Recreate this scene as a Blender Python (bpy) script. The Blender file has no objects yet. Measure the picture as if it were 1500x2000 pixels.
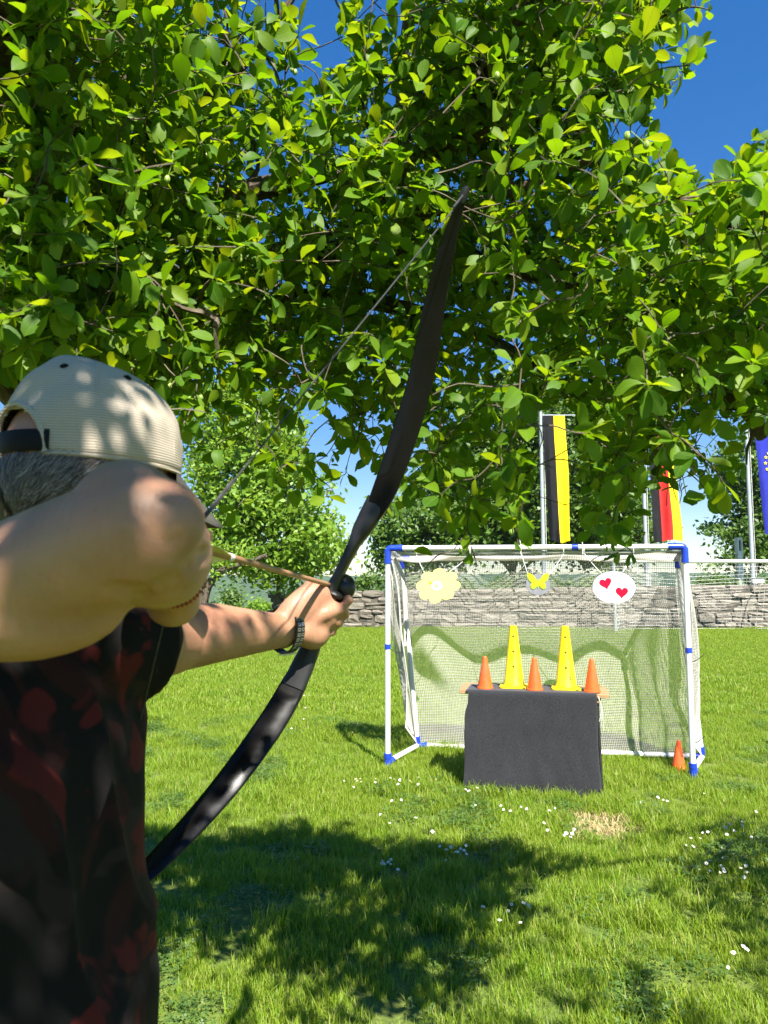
import bpy, bmesh, math, random
import numpy as np
from mathutils import Vector, Matrix, noise

random.seed(11)
RNG = np.random.default_rng(11)
scene = bpy.context.scene
COL = scene.collection
PI = math.pi

# ------------------------------------------------------------------ camera
CAM_Z = 1.5
PITCH = math.radians(5.3)
FPX = 1444.0                       # focal length in photograph pixels (1500 x 2000)
cam_data = bpy.data.cameras.new('camera')
cam = bpy.data.objects.new('camera', cam_data)
COL.objects.link(cam)
cam.location = (0, 0, CAM_Z)
cam.rotation_euler = (PI / 2 + PITCH, 0, 0)
cam_data.sensor_fit = 'VERTICAL'
cam_data.sensor_height = 9.6
cam_data.sensor_width = 7.2
cam_data.lens = 9.6 * FPX / 2000.0
cam_data.clip_start = 0.05
cam_data.clip_end = 6000
cam_data.dof.use_dof = True
cam_data.dof.focus_distance = 4.2
cam_data.dof.aperture_fstop = 3.1
scene.camera = cam

# ------------------------------------------------------------------ sky, sun, exposure
SUN = Vector((0.23, -0.60, 0.77)).normalized()          # towards the sun
world = bpy.data.worlds.new('World')
scene.world = world
world.use_nodes = True
wn = world.node_tree.nodes
wl = world.node_tree.links
wn.clear()
sky = wn.new('ShaderNodeTexSky')
sky.sky_type = 'NISHITA'
sky.sun_disc = False
sky.sun_elevation = math.asin(SUN.z)
sky.sun_rotation = math.atan2(SUN.x, SUN.y)
sky.altitude = 300
sky.air_density = 1.0
sky.dust_density = 0.0
sky.ozone_density = 3.0
bg = wn.new('ShaderNodeBackground')
bg.inputs['Strength'].default_value = 0.094
wo = wn.new('ShaderNodeOutputWorld')
sky_gamma = wn.new('ShaderNodeGamma')
sky_gamma.inputs[1].default_value = 0.7
sky_sat = wn.new('ShaderNodeHueSaturation')
sky_sat.inputs['Saturation'].default_value = 1.62
sky_sat.inputs['Hue'].default_value = 0.512
wl.new(sky.outputs[0], sky_gamma.inputs[0])
wl.new(sky_gamma.outputs[0], sky_sat.inputs['Color'])
wl.new(sky_sat.outputs[0], bg.inputs[0])
wl.new(bg.outputs[0], wo.inputs[0])
sun_data = bpy.data.lights.new('sun', 'SUN')
sun_data.energy = 5.0
sun_data.angle = math.radians(0.53)
sun_data.color = (1.0, 0.95, 0.87)
sun_ob = bpy.data.objects.new('sun', sun_data)
COL.objects.link(sun_ob)
sun_ob.rotation_euler = (-SUN).to_track_quat('-Z', 'Y').to_euler()
sun_ob.location = SUN * 30
scene.view_settings.view_transform = 'Standard'
scene.view_settings.look = 'None'
scene.view_settings.exposure = 1.62
scene.view_settings.gamma = 1.0
scene.render.engine = 'CYCLES'
scene.cycles.max_bounces = 5
scene.cycles.diffuse_bounces = 2
scene.cycles.glossy_bounces = 2
scene.cycles.transmission_bounces = 2
scene.cycles.volume_bounces = 0
scene.cycles.use_denoising = True
scene.cycles.sample_clamp_indirect = 6.0
scene.cycles.caustics_reflective = False
scene.cycles.caustics_refractive = False


def W(px, py, Y):
    """A point of the place: the direction of photograph pixel (px, py), Y metres ahead."""
    u = (px - 750.0) / FPX
    v = (1000.0 - py) / FPX
    c, s = math.cos(PITCH), math.sin(PITCH)
    y = c - s * v
    z = s + c * v
    return Vector((u * Y / y, Y, CAM_Z + z * Y / y))


def PX(p):
    """Where a point of the place shows in the photograph."""
    x, y, z = p[0], p[1], p[2] - CAM_Z
    c, s = math.cos(PITCH), math.sin(PITCH)
    d = y * c + z * s
    if d < 0.02:
        return (-9999, -9999, d)
    return (750 + FPX * x / d, 1000 - FPX * (z * c - y * s) / d, d)


# ------------------------------------------------------------------ helpers: objects
def link(o, parent=None):
    COL.objects.link(o)
    if parent is not None:
        o.parent = parent
    return o


def tag(o, label=None, cat=None, group=None, kind=None):
    if label:
        o['label'] = label
    if cat:
        o['category'] = cat
    if group:
        o['group'] = group
    if kind:
        o['kind'] = kind
    return o


def empty(name, loc=(0, 0, 0), rz=0.0):
    o = bpy.data.objects.new(name, None)
    o.empty_display_size = 0.1
    o.location = loc
    o.rotation_euler = (0, 0, rz)
    return link(o)


def copy_tree(o, parent=None):
    c = o.copy()
    COL.objects.link(c)
    c.parent = parent
    for ch in list(o.children):
        copy_tree(ch, c)
    return c


class MB:
    """Collects verts and faces, then links them as one mesh object."""

    def __init__(self):
        self.v = []
        self.f = []
        self.m = []
        self.mi = 0

    def add(self, verts, faces):
        b = len(self.v)
        self.v.extend([tuple(x) for x in verts])
        for f in faces:
            self.f.append([i + b for i in f])
            self.m.append(self.mi)
        return self

    def box(self, c, s, rot=None):
        c = Vector(c)
        vs = []
        for dx in (-1, 1):
            for dy in (-1, 1):
                for dz in (-1, 1):
                    p = Vector((dx * s[0] / 2, dy * s[1] / 2, dz * s[2] / 2))
                    if rot is not None:
                        p = rot @ p
                    vs.append(c + p)
        self.add(vs, [(0, 1, 3, 2), (4, 6, 7, 5), (0, 4, 5, 1), (2, 3, 7, 6), (0, 2, 6, 4), (1, 5, 7, 3)])
        return self

    def tube(self, pts, rad, n=8, cap=True, ell=None, ref=None, round_cap=False):
        """Sweep a circle (or ellipse when ell = (ra, rb) multipliers) along pts."""
        pts = [Vector(p) for p in pts]
        k = len(pts)
        if not hasattr(rad, '__len__'):
            rad = [rad] * k
        tang = []
        for i in range(k):
            t = pts[min(i + 1, k - 1)] - pts[max(i - 1, 0)]
            tang.append(t.normalized() if t.length > 1e-9 else Vector((0, 0, 1)))
        if ref is None:
            ref = Vector((0, 0, 1)) if abs(tang[0].z) < 0.9 else Vector((1, 0, 0))
        nrm = (ref - tang[0] * ref.dot(tang[0])).normalized()
        rings = []
        fr = []
        for i in range(k):
            nrm = (nrm - tang[i] * nrm.dot(tang[i]))
            nrm = nrm.normalized() if nrm.length > 1e-6 else tang[i].orthogonal().normalized()
            fr.append((nrm.copy(), tang[i].cross(nrm)))
        plist = []
        if round_cap:
            for a in (80, 55, 28):
                plist.append((pts[0] - tang[0] * rad[0] * math.sin(math.radians(a)), rad[0] * math.cos(math.radians(a)), 0))
        for i in range(k):
            plist.append((pts[i], rad[i], i))
        if round_cap:
            for a in (28, 55, 80):
                plist.append((pts[-1] + tang[-1] * rad[-1] * math.sin(math.radians(a)), rad[-1] * math.cos(math.radians(a)), k - 1))
        vs = []
        for p, r, i in plist:
            a_, b_ = fr[i]
            e0, e1 = (1, 1) if ell is None else (ell[i] if hasattr(ell[0], '__len__') else ell)
            for j in range(n):
                t = 2 * PI * j / n
                vs.append(p + a_ * (r * e0 * math.cos(t)) + b_ * (r * e1 * math.sin(t)))
        fs = []
        K = len(plist)
        for i in range(K - 1):
            for j in range(n):
                j2 = (j + 1) % n
                fs.append((i * n + j, i * n + j2, (i + 1) * n + j2, (i + 1) * n + j))
        if cap:
            fs.append(tuple(range(n))[::-1])
            fs.append(tuple((K - 1) * n + j for j in range(n)))
        self.add(vs, fs)
        return self

    def loft(self, rings, cap=True):
        n = len(rings[0])
        vs = [p for r in rings for p in r]
        fs = []
        for i in range(len(rings) - 1):
            for j in range(n):
                j2 = (j + 1) % n
                fs.append((i * n + j, i * n + j2, (i + 1) * n + j2, (i + 1) * n + j))
        if cap:
            fs.append(tuple(range(n))[::-1])
            fs.append(tuple((len(rings) - 1) * n + j for j in range(n)))
        self.add(vs, fs)
        return self

    def lathe(self, prof, n=24, origin=(0, 0, 0)):
        o = Vector(origin)
        vs = []
        for r, z in prof:
            for j in range(n):
                t = 2 * PI * j / n
                vs.append(o + Vector((r * math.cos(t), r * math.sin(t), z)))
        fs = []
        for i in range(len(prof) - 1):
            for j in range(n):
                j2 = (j + 1) % n
                fs.append((i * n + j, i * n + j2, (i + 1) * n + j2, (i + 1) * n + j))
        self.add(vs, fs)
        return self

    def ball(self, c, r, n=14, m=9, basis=None):
        c = Vector(c)
        if not hasattr(r, '__len__'):
            r = (r, r, r)
        vs = []
        for i in range(1, m):
            ph = PI * i / m
            for j in range(n):
                t = 2 * PI * j / n
                p = Vector((r[0] * math.sin(ph) * math.cos(t), r[1] * math.sin(ph) * math.sin(t), r[2] * math.cos(ph)))
                vs.append(c + (basis @ p if basis is not None else p))
        top = Vector((0, 0, r[2])); bot = -top
        if basis is not None:
            top = basis @ top; bot = basis @ bot
        vs.append(c + top); vs.append(c + bot)
        ti = len(vs) - 2
        fs = []
        for i in range(m - 2):
            for j in range(n):
                j2 = (j + 1) % n
                fs.append((i * n + j, (i + 1) * n + j, (i + 1) * n + j2, i * n + j2))
        for j in range(n):
            j2 = (j + 1) % n
            fs.append((ti, j, j2))
            fs.append((ti + 1, (m - 2) * n + j2, (m - 2) * n + j))
        self.add(vs, fs)
        return self

    def prism(self, outline, y0, y1):
        """2D outline in (x, z) extruded along y."""
        n = len(outline)
        vs = [(x, y0, z) for x, z in outline] + [(x, y1, z) for x, z in outline]
        fs = [tuple(range(n)), tuple(range(2 * n - 1, n - 1, -1))]
        for j in range(n):
            j2 = (j + 1) % n
            fs.append((j, n + j, n + j2, j2))
        self.add(vs, fs)
        return self

    def mesh(self, name, mats, smooth=True, angle=40):
        me = bpy.data.meshes.new(name)
        me.from_pydata(self.v, [], self.f)
        if not isinstance(mats, (list, tuple)):
            mats = [mats]
        for m in mats:
            me.materials.append(m)
        if len(mats) > 1:
            me.polygons.foreach_set('material_index', self.m)
        if smooth:
            me.polygons.foreach_set('use_smooth', [True] * len(me.polygons))
            try:
                me.set_sharp_from_angle(angle=math.radians(angle))
            except Exception:
                pass
        me.update()
        return me

    def build(self, name, mats, parent=None, smooth=True, angle=40, loc=None):
        o = bpy.data.objects.new(name, self.mesh(name, mats, smooth, angle))
        if loc is not None:
            o.location = loc
        return link(o, parent)


def fix_normals(me):
    bm = bmesh.new()
    bm.from_mesh(me)
    bmesh.ops.recalc_face_normals(bm, faces=bm.faces)
    bm.to_mesh(me)
    bm.free()


def np_mesh(name, verts, faces, mat, uvs=None, smooth=False):
    """verts (N,3), faces (F,k): a fast mesh of faces that all have k corners."""
    me = bpy.data.meshes.new(name)
    F, k = faces.shape
    me.vertices.add(len(verts))
    me.vertices.foreach_set('co', np.ascontiguousarray(verts, dtype=np.float32).ravel())
    me.loops.add(F * k)
    me.loops.foreach_set('vertex_index', np.ascontiguousarray(faces, dtype=np.int32).ravel())
    me.polygons.add(F)
    me.polygons.foreach_set('loop_start', np.arange(0, F * k, k, dtype=np.int32))
    me.polygons.foreach_set('loop_total', np.full(F, k, dtype=np.int32))
    if smooth:
        me.polygons.foreach_set('use_smooth', np.ones(F, dtype=bool))
    if uvs is not None:
        lay = me.uv_layers.new(name='UVMap')
        lay.data.foreach_set('uv', np.ascontiguousarray(uvs[faces.ravel()], dtype=np.float32).ravel())
    me.materials.append(mat)
    me.update(calc_edges=True)
    me.validate()
    return me


def catmull(pts, sub=6):
    pts = [Vector(p) for p in pts]
    out = []
    n = len(pts)
    for i in range(n - 1):
        p0 = pts[max(i - 1, 0)]; p1 = pts[i]; p2 = pts[i + 1]; p3 = pts[min(i + 2, n - 1)]
        for k in range(sub):
            t = k / sub
            t2, t3 = t * t, t * t * t
            out.append(0.5 * ((2 * p1) + (p2 - p0) * t + (2 * p0 - 5 * p1 + 4 * p2 - p3) * t2 + (3 * p1 - p0 - 3 * p2 + p3) * t3))
    out.append(pts[-1])
    return out


def catmull1(vals, sub=6):
    return [p.x for p in catmull([Vector((v, 0, 0)) for v in vals], sub)]


def evaluated(me, mods):
    """A new mesh: me with modifiers applied. mods: list of (type, {attr: value})."""
    o = bpy.data.objects.new('temporary', me)
    COL.objects.link(o)
    for t, kw in mods:
        m = o.modifiers.new(t, t)
        for k, v in kw.items():
            setattr(m, k, v)
    dg = bpy.context.evaluated_depsgraph_get()
    out = bpy.data.meshes.new_from_object(o.evaluated_get(dg))
    bpy.data.objects.remove(o)
    return out


# ------------------------------------------------------------------ helpers: materials
class NT:
    def __init__(self, name):
        self.mat = bpy.data.materials.new(name)
        self.mat.use_nodes = True
        self.t = self.mat.node_tree
        self.n = self.t.nodes
        self.n.clear()
        self.out = self.n.new('ShaderNodeOutputMaterial')

    def node(self, typ, **kw):
        nd = self.n.new(typ)
        for k, v in kw.items():
            if k.startswith('_'):
                setattr(nd, k[1:], v)
            else:
                s = nd.inputs[k.replace('__', ' ')] if not k.startswith('i') or not k[1:].isdigit() else nd.inputs[int(k[1:])]
                if isinstance(v, bpy.types.NodeSocket):
                    self.t.links.new(v, s)
                else:
                    s.default_value = v
        return nd

    def link(self, a, b):
        self.t.links.new(a, b)

    def coords(self, which='Object'):
        return self.n.new('ShaderNodeTexCoord').outputs[which]

    def noise(self, scale, detail=3, vec=None, rough=0.55, dist=0.0):
        nd = self.node('ShaderNodeTexNoise', Scale=scale, Detail=detail, Roughness=rough, Distortion=dist)
        if vec is not None:
            self.link(vec, nd.inputs['Vector'])
        return nd.outputs['Fac']

    def ramp(self, fac, stops, interp='LINEAR'):
        nd = self.n.new('ShaderNodeValToRGB')
        nd.color_ramp.interpolation = interp
        el = nd.color_ramp.elements
        while len(el) < len(stops):
            el.new(0.5)
        for e, (p, c) in zip(el, stops):
            e.position = p
            e.color = (c[0], c[1], c[2], 1) if len(c) == 3 else c
        self.link(fac, nd.inputs[0])
        return nd.outputs[0]

    def mix(self, fac, a, b, mode='MIX'):
        nd = self.n.new('ShaderNodeMix')
        nd.data_type = 'RGBA'
        nd.blend_type = mode
        for s, v in ((nd.inputs[0], fac), (nd.inputs[6], a), (nd.inputs[7], b)):
            if isinstance(v, bpy.types.NodeSocket):
                self.link(v, s)
            else:
                s.default_value = v if not hasattr(v, '__len__') else (v[0], v[1], v[2], 1)
        return nd.outputs[2]

    def math(self, op, a, b=0.0, clamp=False):
        nd = self.n.new('ShaderNodeMath')
        nd.operation = op
        nd.use_clamp = clamp
        for s, v in ((nd.inputs[0], a), (nd.inputs[1], b)):
            if isinstance(v, bpy.types.NodeSocket):
                self.link(v, s)
            else:
                s.default_value = v
        return nd.outputs[0]

    def mapping(self, vec, scale=(1, 1, 1), rot=(0, 0, 0), loc=(0, 0, 0)):
        nd = self.n.new('ShaderNodeMapping')
        nd.inputs['Scale'].default_value = scale
        nd.inputs['Rotation'].default_value = rot
        nd.inputs['Location'].default_value = loc
        self.link(vec, nd.inputs[0])
        return nd.outputs[0]

    def bump(self, h, strength=0.3, dist=0.01, normal=None):
        nd = self.n.new('ShaderNodeBump')
        nd.inputs['Strength'].default_value = strength
        nd.inputs['Distance'].default_value = dist
        self.link(h, nd.inputs['Height'])
        if normal is not None:
            self.link(normal, nd.inputs['Normal'])
        return nd.outputs[0]

    def principled(self, color, rough=0.6, spec=0.5, metal=0.0, normal=None, **kw):
        b = self.n.new('ShaderNodeBsdfPrincipled')
        for key, v in (('Base Color', color), ('Roughness', rough), ('Specular IOR Level', spec), ('Metallic', metal)):
            s = b.inputs[key]
            if isinstance(v, bpy.types.NodeSocket):
                self.link(v, s)
            elif hasattr(v, '__len__'):
                s.default_value = (v[0], v[1], v[2], 1)
            else:
                s.default_value = v
        if normal is not None:
            self.link(normal, b.inputs['Normal'])
        for k, v in kw.items():
            s = b.inputs[k.replace('_', ' ')]
            if isinstance(v, bpy.types.NodeSocket):
                self.link(v, s)
            else:
                s.default_value = v
        return b.outputs[0]

    def translucent(self, sh, color, fac, normal=None):
        t = self.n.new('ShaderNodeBsdfTranslucent')
        if isinstance(color, bpy.types.NodeSocket):
            self.link(color, t.inputs[0])
        else:
            t.inputs[0].default_value = (*color, 1)
        m = self.n.new('ShaderNodeMixShader')
        m.inputs[0].default_value = fac
        self.link(sh, m.inputs[1])
        self.link(t.outputs[0], m.inputs[2])
        return m.outputs[0]

    def done(self, sh):
        self.link(sh, self.out.inputs['Surface'])
        return self.mat


def simple(name, color, rough=0.6, spec=0.5, metal=0.0, var=0.15, scale=6.0, bump=0.0, bscale=60.0, scuff=0.0, **kw):
    t = NT(name)
    co = t.coords()
    n = t.noise(scale, 4, co)
    dark = [c * (1 - var) for c in color]
    lite = [min(1, c * (1 + var)) for c in color]
    c = t.ramp(n, [(0.3, dark), (0.7, lite)])
    nm = t.bump(t.noise(bscale, 3, co), bump, 0.004) if bump else None
    if scuff:
        sc = t.noise(7, 6, t.mapping(co, (1, 1, 0.6), loc=(2, 5, 3)), 0.7)
        c = t.mix(t.ramp(sc, [(0.56, (0, 0, 0)), (0.70, (scuff, scuff, scuff))]), c, (0.22, 0.16, 0.09))
    r = t.ramp(t.noise(scale * 2.3, 3, co), [(0.3, [max(0, rough - 0.08)] * 3), (0.7, [min(1, rough + 0.08)] * 3)])
    return t.done(t.principled(c, r, spec, metal, nm, **kw))


M = {}


def leaf_material(name, cols, trans, rough=0.38, fac=0.45, vein=True, spec=0.5, tint=False):
    t = NT(name)
    geo = t.n.new('ShaderNodeNewGeometry')
    inf = t.n.new('ShaderNodeObjectInfo')
    r = t.math('FRACT', t.math('ADD', geo.outputs['Random Per Island'], inf.outputs['Random']))
    k = len(cols)
    c = t.ramp(r, [(i / max(1, k - 1), cc) for i, cc in enumerate(cols)])
    tr = t.ramp(r, [(i / max(1, k - 1), cc) for i, cc in enumerate(trans)])
    nm = None
    if vein:
        uv = t.n.new('ShaderNodeUVMap').outputs[0]
        sep = t.n.new('ShaderNodeSeparateXYZ')
        t.link(uv, sep.inputs[0])
        ax = t.math('ABSOLUTE', t.math('SUBTRACT', sep.outputs[0], 0.5))
        mid = t.math('LESS_THAN', ax, 0.022)
        side = t.math('SINE', t.math('MULTIPLY', t.math('SUBTRACT', sep.outputs[1], t.math('MULTIPLY', ax, 0.8)), 52.0))
        sv = t.math('MULTIPLY', t.math('GREATER_THAN', side, 0.86), 0.35)
        v = t.math('MAXIMUM', mid, sv)
        c = t.mix(t.math('MULTIPLY', v, 0.32), c, (0.22, 0.30, 0.06))
        tr = t.mix(t.math('MULTIPLY', v, 0.3), tr, (0.10, 0.15, 0.012))
        nm = t.bump(side, 0.05, 0.001)
        blot = t.noise(35, 3, t.coords())
        c = t.mix(t.ramp(blot, [(0.45, (0, 0, 0)), (0.75, (0.4, 0.4, 0.4))]), c, (0.11, 0.17, 0.025))
    if tint:
        pn = t.ramp(t.noise(1.3, 4, geo.outputs['Position']), [(0.40, (0, 0, 0)), (0.68, (1, 1, 1))])
        c = t.mix(t.math('MULTIPLY', pn, 0.45), c, (0.21, 0.265, 0.024))
        tr = t.mix(t.math('MULTIPLY', pn, 0.45), tr, (0.42, 0.55, 0.025))
    sh = t.principled(c, rough, spec, 0, nm)
    return t.done(t.translucent(sh, tr, fac))


M['leaf'] = leaf_material('plum_leaf', [(0.034, 0.095, 0.005), (0.062, 0.145, 0.006), (0.100, 0.19, 0.007), (0.145, 0.22, 0.009)],
                          [(0.15, 0.34, 0.003), (0.24, 0.45, 0.004), (0.35, 0.52, 0.005), (0.46, 0.55, 0.008)], rough=0.5, fac=0.40, spec=0.2)
M['far_light'] = leaf_material('light_tree_leaf', [(0.10, 0.21, 0.018), (0.15, 0.27, 0.022), (0.20, 0.31, 0.026)],
                               [(0.26, 0.42, 0.03), (0.33, 0.48, 0.035), (0.40, 0.52, 0.05)], rough=0.5, fac=0.4, vein=False)
M['far_dark'] = leaf_material('dark_tree_leaf', [(0.05, 0.115, 0.016), (0.075, 0.15, 0.018), (0.115, 0.19, 0.022)],
                              [(0.12, 0.25, 0.03), (0.17, 0.31, 0.03), (0.24, 0.36, 0.04)], rough=0.5, fac=0.33, vein=False)
M['bush'] = leaf_material('bush_leaf', [(0.05, 0.11, 0.022), (0.08, 0.15, 0.026), (0.12, 0.19, 0.03)],
                          [(0.16, 0.30, 0.03), (0.22, 0.36, 0.03), (0.28, 0.4, 0.05)], rough=0.5, fac=0.35, vein=False)
M['grass'] = leaf_material('grass_blade', [(0.10, 0.195, 0.010), (0.138, 0.245, 0.012), (0.21, 0.285, 0.030), (0.155, 0.26, 0.013), (0.33, 0.31, 0.10)],
                           [(0.27, 0.49, 0.010), (0.335, 0.56, 0.012), (0.45, 0.59, 0.035), (0.37, 0.57, 0.013), (0.55, 0.54, 0.12)], rough=0.45, fac=0.38, vein=False, spec=0.22, tint=True)
M['straw'] = leaf_material('dry_grass_blade', [(0.46, 0.35, 0.17), (0.56, 0.44, 0.23), (0.42, 0.34, 0.14)],
                           [(0.35, 0.28, 0.12), (0.4, 0.32, 0.15), (0.3, 0.28, 0.1)], rough=0.6, fac=0.25, vein=False, spec=0.3)


def m_bark():
    t = NT('bark')
    co = t.coords()
    st = t.mapping(co, (1, 1, 0.25))
    n = t.noise(28, 6, st, 0.65)
    li = t.noise(9, 4, co)
    c = t.ramp(n, [(0.3, (0.035, 0.026, 0.018)), (0.55, (0.10, 0.078, 0.055)), (0.8, (0.19, 0.16, 0.12))])
    c = t.mix(t.ramp(li, [(0.55, (0, 0, 0)), (0.72, (0.5, 0.5, 0.5))]), c, (0.16, 0.19, 0.11))
    return t.done(t.principled(c, 0.9, 0.2, 0, t.bump(n, 0.8, 0.01)))


M['bark'] = m_bark()


def m_ground():
    t = NT('lawn_ground')
    co = t.coords()
    n1 = t.noise(0.7, 4, co)
    n2 = t.noise(30, 4, co)
    c = t.ramp(n2, [(0.3, (0.05, 0.075, 0.014)), (0.6, (0.10, 0.145, 0.024)), (0.8, (0.16, 0.18, 0.05))])
    c2 = t.ramp(n1, [(0.35, (0.09, 0.14, 0.02)), (0.7, (0.17, 0.19, 0.045))])
    c = t.mix(0.45, c, c2)
    return t.done(t.principled(c, 0.9, 0.2, 0, t.bump(n2, 0.7, 0.03)))


M['ground'] = m_ground()


def m_hill():
    t = NT('far_forest')
    co = t.coords()
    v = t.node('ShaderNodeTexVoronoi', Scale=0.09)
    t.link(co, v.inputs['Vector'])
    n = t.noise(0.012, 4, co)
    c = t.ramp(v.outputs['Distance'], [(0.0, (0.075, 0.12, 0.032)), (0.6, (0.03, 0.062, 0.018))])
    c = t.mix(t.ramp(n, [(0.45, (0, 0, 0)), (0.6, (0.6, 0.6, 0.6))]), c, (0.05, 0.085, 0.025))
    return t.done(t.principled(c, 0.9, 0.1))


M['hill'] = m_hill()


def m_stone():
    t = NT('grey_field_stone')
    co = t.coords()
    inf = t.n.new('ShaderNodeObjectInfo')
    base = t.ramp(inf.outputs['Random'], [(0.0, (0.17, 0.15, 0.12)), (0.4, (0.24, 0.215, 0.175)), (0.75, (0.30, 0.27, 0.22)), (1.0, (0.21, 0.185, 0.155))])
    n = t.noise(7, 6, co, 0.65)
    c = t.mix(t.ramp(n, [(0.3, (0.6, 0.6, 0.6)), (0.6, (0, 0, 0))]), base, (0.085, 0.075, 0.06))
    l = t.noise(3.0, 4, co)
    c = t.mix(t.ramp(l, [(0.58, (0, 0, 0)), (0.72, (0.5, 0.5, 0.5))]), c, (0.38, 0.355, 0.30))
    return t.done(t.principled(c, 0.9, 0.25, 0, t.bump(t.noise(14, 6, co, 0.7), 0.9, 0.04)))


M['stone'] = m_stone()
M['mortar'] = simple('wall_core', (0.09, 0.08, 0.065), 0.95, 0.1, var=0.35, scale=9, bump=0.6, bscale=20)
M['pvc'] = simple('white_pipe', (0.74, 0.74, 0.73), 0.32, 0.5, var=0.04, scale=4, scuff=0.12)
M['blue'] = simple('blue_fitting', (0.012, 0.045, 0.42), 0.32, 0.5, var=0.12, scale=10)
M['net'] = simple('cream_net', (0.54, 0.525, 0.465), 0.75, 0.2, var=0.06, scale=5)
M['string_white'] = simple('white_cord', (0.75, 0.74, 0.70), 0.7, 0.2, var=0.08, scale=60)
M['tie'] = simple('dark_tie', (0.03, 0.03, 0.035), 0.5, 0.4)
M['wood'] = None


def m_wood():
    t = NT('pale_wood')
    co = t.coords()
    g = t.noise(16, 5, t.mapping(co, (0.6, 9, 9)), 0.6, 0.6)
    c = t.ramp(g, [(0.25, (0.21, 0.12, 0.05)), (0.55, (0.34, 0.22, 0.105)), (0.8, (0.43, 0.30, 0.16))])
    return t.done(t.principled(c, 0.55, 0.35, 0, t.bump(g, 0.25, 0.003)))


M['wood'] = m_wood()
M['black_metal'] = simple('black_painted_metal', (0.02, 0.02, 0.022), 0.4, 0.5, var=0.3, scale=14)


def m_fabric_black():
    t = NT('black_felt')
    co = t.coords()
    n = t.noise(210, 3, co)
    n2 = t.noise(5, 4, co)
    c = t.ramp(n, [(0.3, (0.004, 0.0045, 0.0055)), (0.7, (0.033, 0.035, 0.040))])
    c = t.mix(t.ramp(n2, [(0.4, (0, 0, 0)), (0.8, (0.35, 0.35, 0.35))]), c, (0.032, 0.032, 0.036))
    lint = t.node('ShaderNodeTexVoronoi', Scale=38.0)
    t.link(co, lint.inputs['Vector'])
    c = t.mix(t.ramp(lint.outputs['Distance'], [(0.035, (0.35, 0.35, 0.35)), (0.06, (0, 0, 0))]), c, (0.3, 0.28, 0.24))
    return t.done(t.principled(c, 0.95, 0.15, 0, t.bump(n, 0.7, 0.004), Sheen_Weight=0.25))


M['felt'] = m_fabric_black()
M['orange'] = simple('orange_plastic', (0.78, 0.105, 0.018), 0.45, 0.4, var=0.10, scale=12, scuff=0.35)
M['yellow'] = simple('yellow_plastic', (0.84, 0.62, 0.004), 0.42, 0.4, var=0.07, scale=12, scuff=0.3)
M['hole'] = simple('cone_inside', (0.10, 0.065, 0.004), 0.7, 0.2)  # dark colour standing for the shade inside the bar holes
M['pad_yellow'] = simple('pale_yellow_felt', (0.70, 0.64, 0.20), 0.9, 0.1, var=0.05, scale=30, bump=0.2, bscale=220)
M['pad_white'] = simple('white_felt', (0.60, 0.63, 0.70), 0.9, 0.1, var=0.04, scale=30, bump=0.2, bscale=220)
M['pad_grey'] = simple('grey_felt', (0.20, 0.205, 0.225), 0.9, 0.1, var=0.1, scale=30, bump=0.2, bscale=220)
M['pad_lime'] = simple('lime_felt', (0.36, 0.56, 0.02), 0.9, 0.1, var=0.07, scale=30)
M['pad_red'] = simple('red_felt', (0.48, 0.006, 0.03), 0.9, 0.1, var=0.08, scale=30)
M['alu'] = simple('galvanised_pole', (0.50, 0.52, 0.54), 0.38, 0.5, 0.55, var=0.1, scale=3)
M['goal_white'] = simple('white_goal_paint', (0.74, 0.73, 0.70), 0.45, 0.4, var=0.06, scale=2)
M['flag_black'] = simple('black_flag_cloth', (0.009, 0.009, 0.011), 0.8, 0.2, var=0.2)
M['flag_yellow'] = simple('yellow_flag_cloth', (0.80, 0.60, 0.012), 0.8, 0.2, var=0.05)
M['flag_red'] = simple('red_flag_cloth', (0.62, 0.028, 0.025), 0.8, 0.2, var=0.08)
M['flag_blue'] = simple('blue_flag_cloth', (0.018, 0.025, 0.28), 0.8, 0.2, var=0.1)
M['petal'] = simple('daisy_petal', (0.80, 0.80, 0.78), 0.7, 0.2, var=0.03)
M['daisy_eye'] = simple('daisy_centre', (0.70, 0.48, 0.03), 0.8, 0.1)
M['line'] = simple('white_line_paint', (0.62, 0.62, 0.55), 0.9, 0.1, var=0.2, scale=3)


def m_skin():
    t = NT('skin')
    co = t.coords()
    n = t.noise(14, 4, co)
    n2 = t.noise(55, 4, co)
    c = t.ramp(n, [(0.3, (0.27, 0.138, 0.078)), (0.55, (0.355, 0.19, 0.112)), (0.8, (0.41, 0.23, 0.14))])
    c = t.mix(t.ramp(n2, [(0.5, (0, 0, 0)), (0.8, (0.3, 0.3, 0.3))]), c, (0.50, 0.20, 0.14))
    n3 = t.noise(5.0, 3, t.mapping(co, loc=(0.3, 0.1, 0.7)))
    c = t.mix(t.ramp(n3, [(0.48, (0, 0, 0)), (0.75, (0.5, 0.5, 0.5))]), c, (0.50, 0.19, 0.13))
    vein = t.noise(160, 3, co)
    c = t.mix(t.ramp(vein, [(0.60, (0, 0, 0)), (0.72, (0.25, 0.25, 0.25))]), c, (0.24, 0.10, 0.06))
    fine = t.noise(420, 2, co)
    pores = t.bump(fine, 0.18, 0.0015)
    wr = t.node('ShaderNodeTexWave', Scale=42.0, Distortion=7.0, Detail=3.0)
    t.link(co, wr.inputs['Vector'])
    nm = t.bump(wr.outputs['Fac'], 0.07, 0.002, pores)
    return t.done(t.principled(c, 0.48, 0.4, 0, nm, Subsurface_Weight=0.22, Subsurface_Scale=0.012))


M['skin'] = m_skin()


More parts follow.
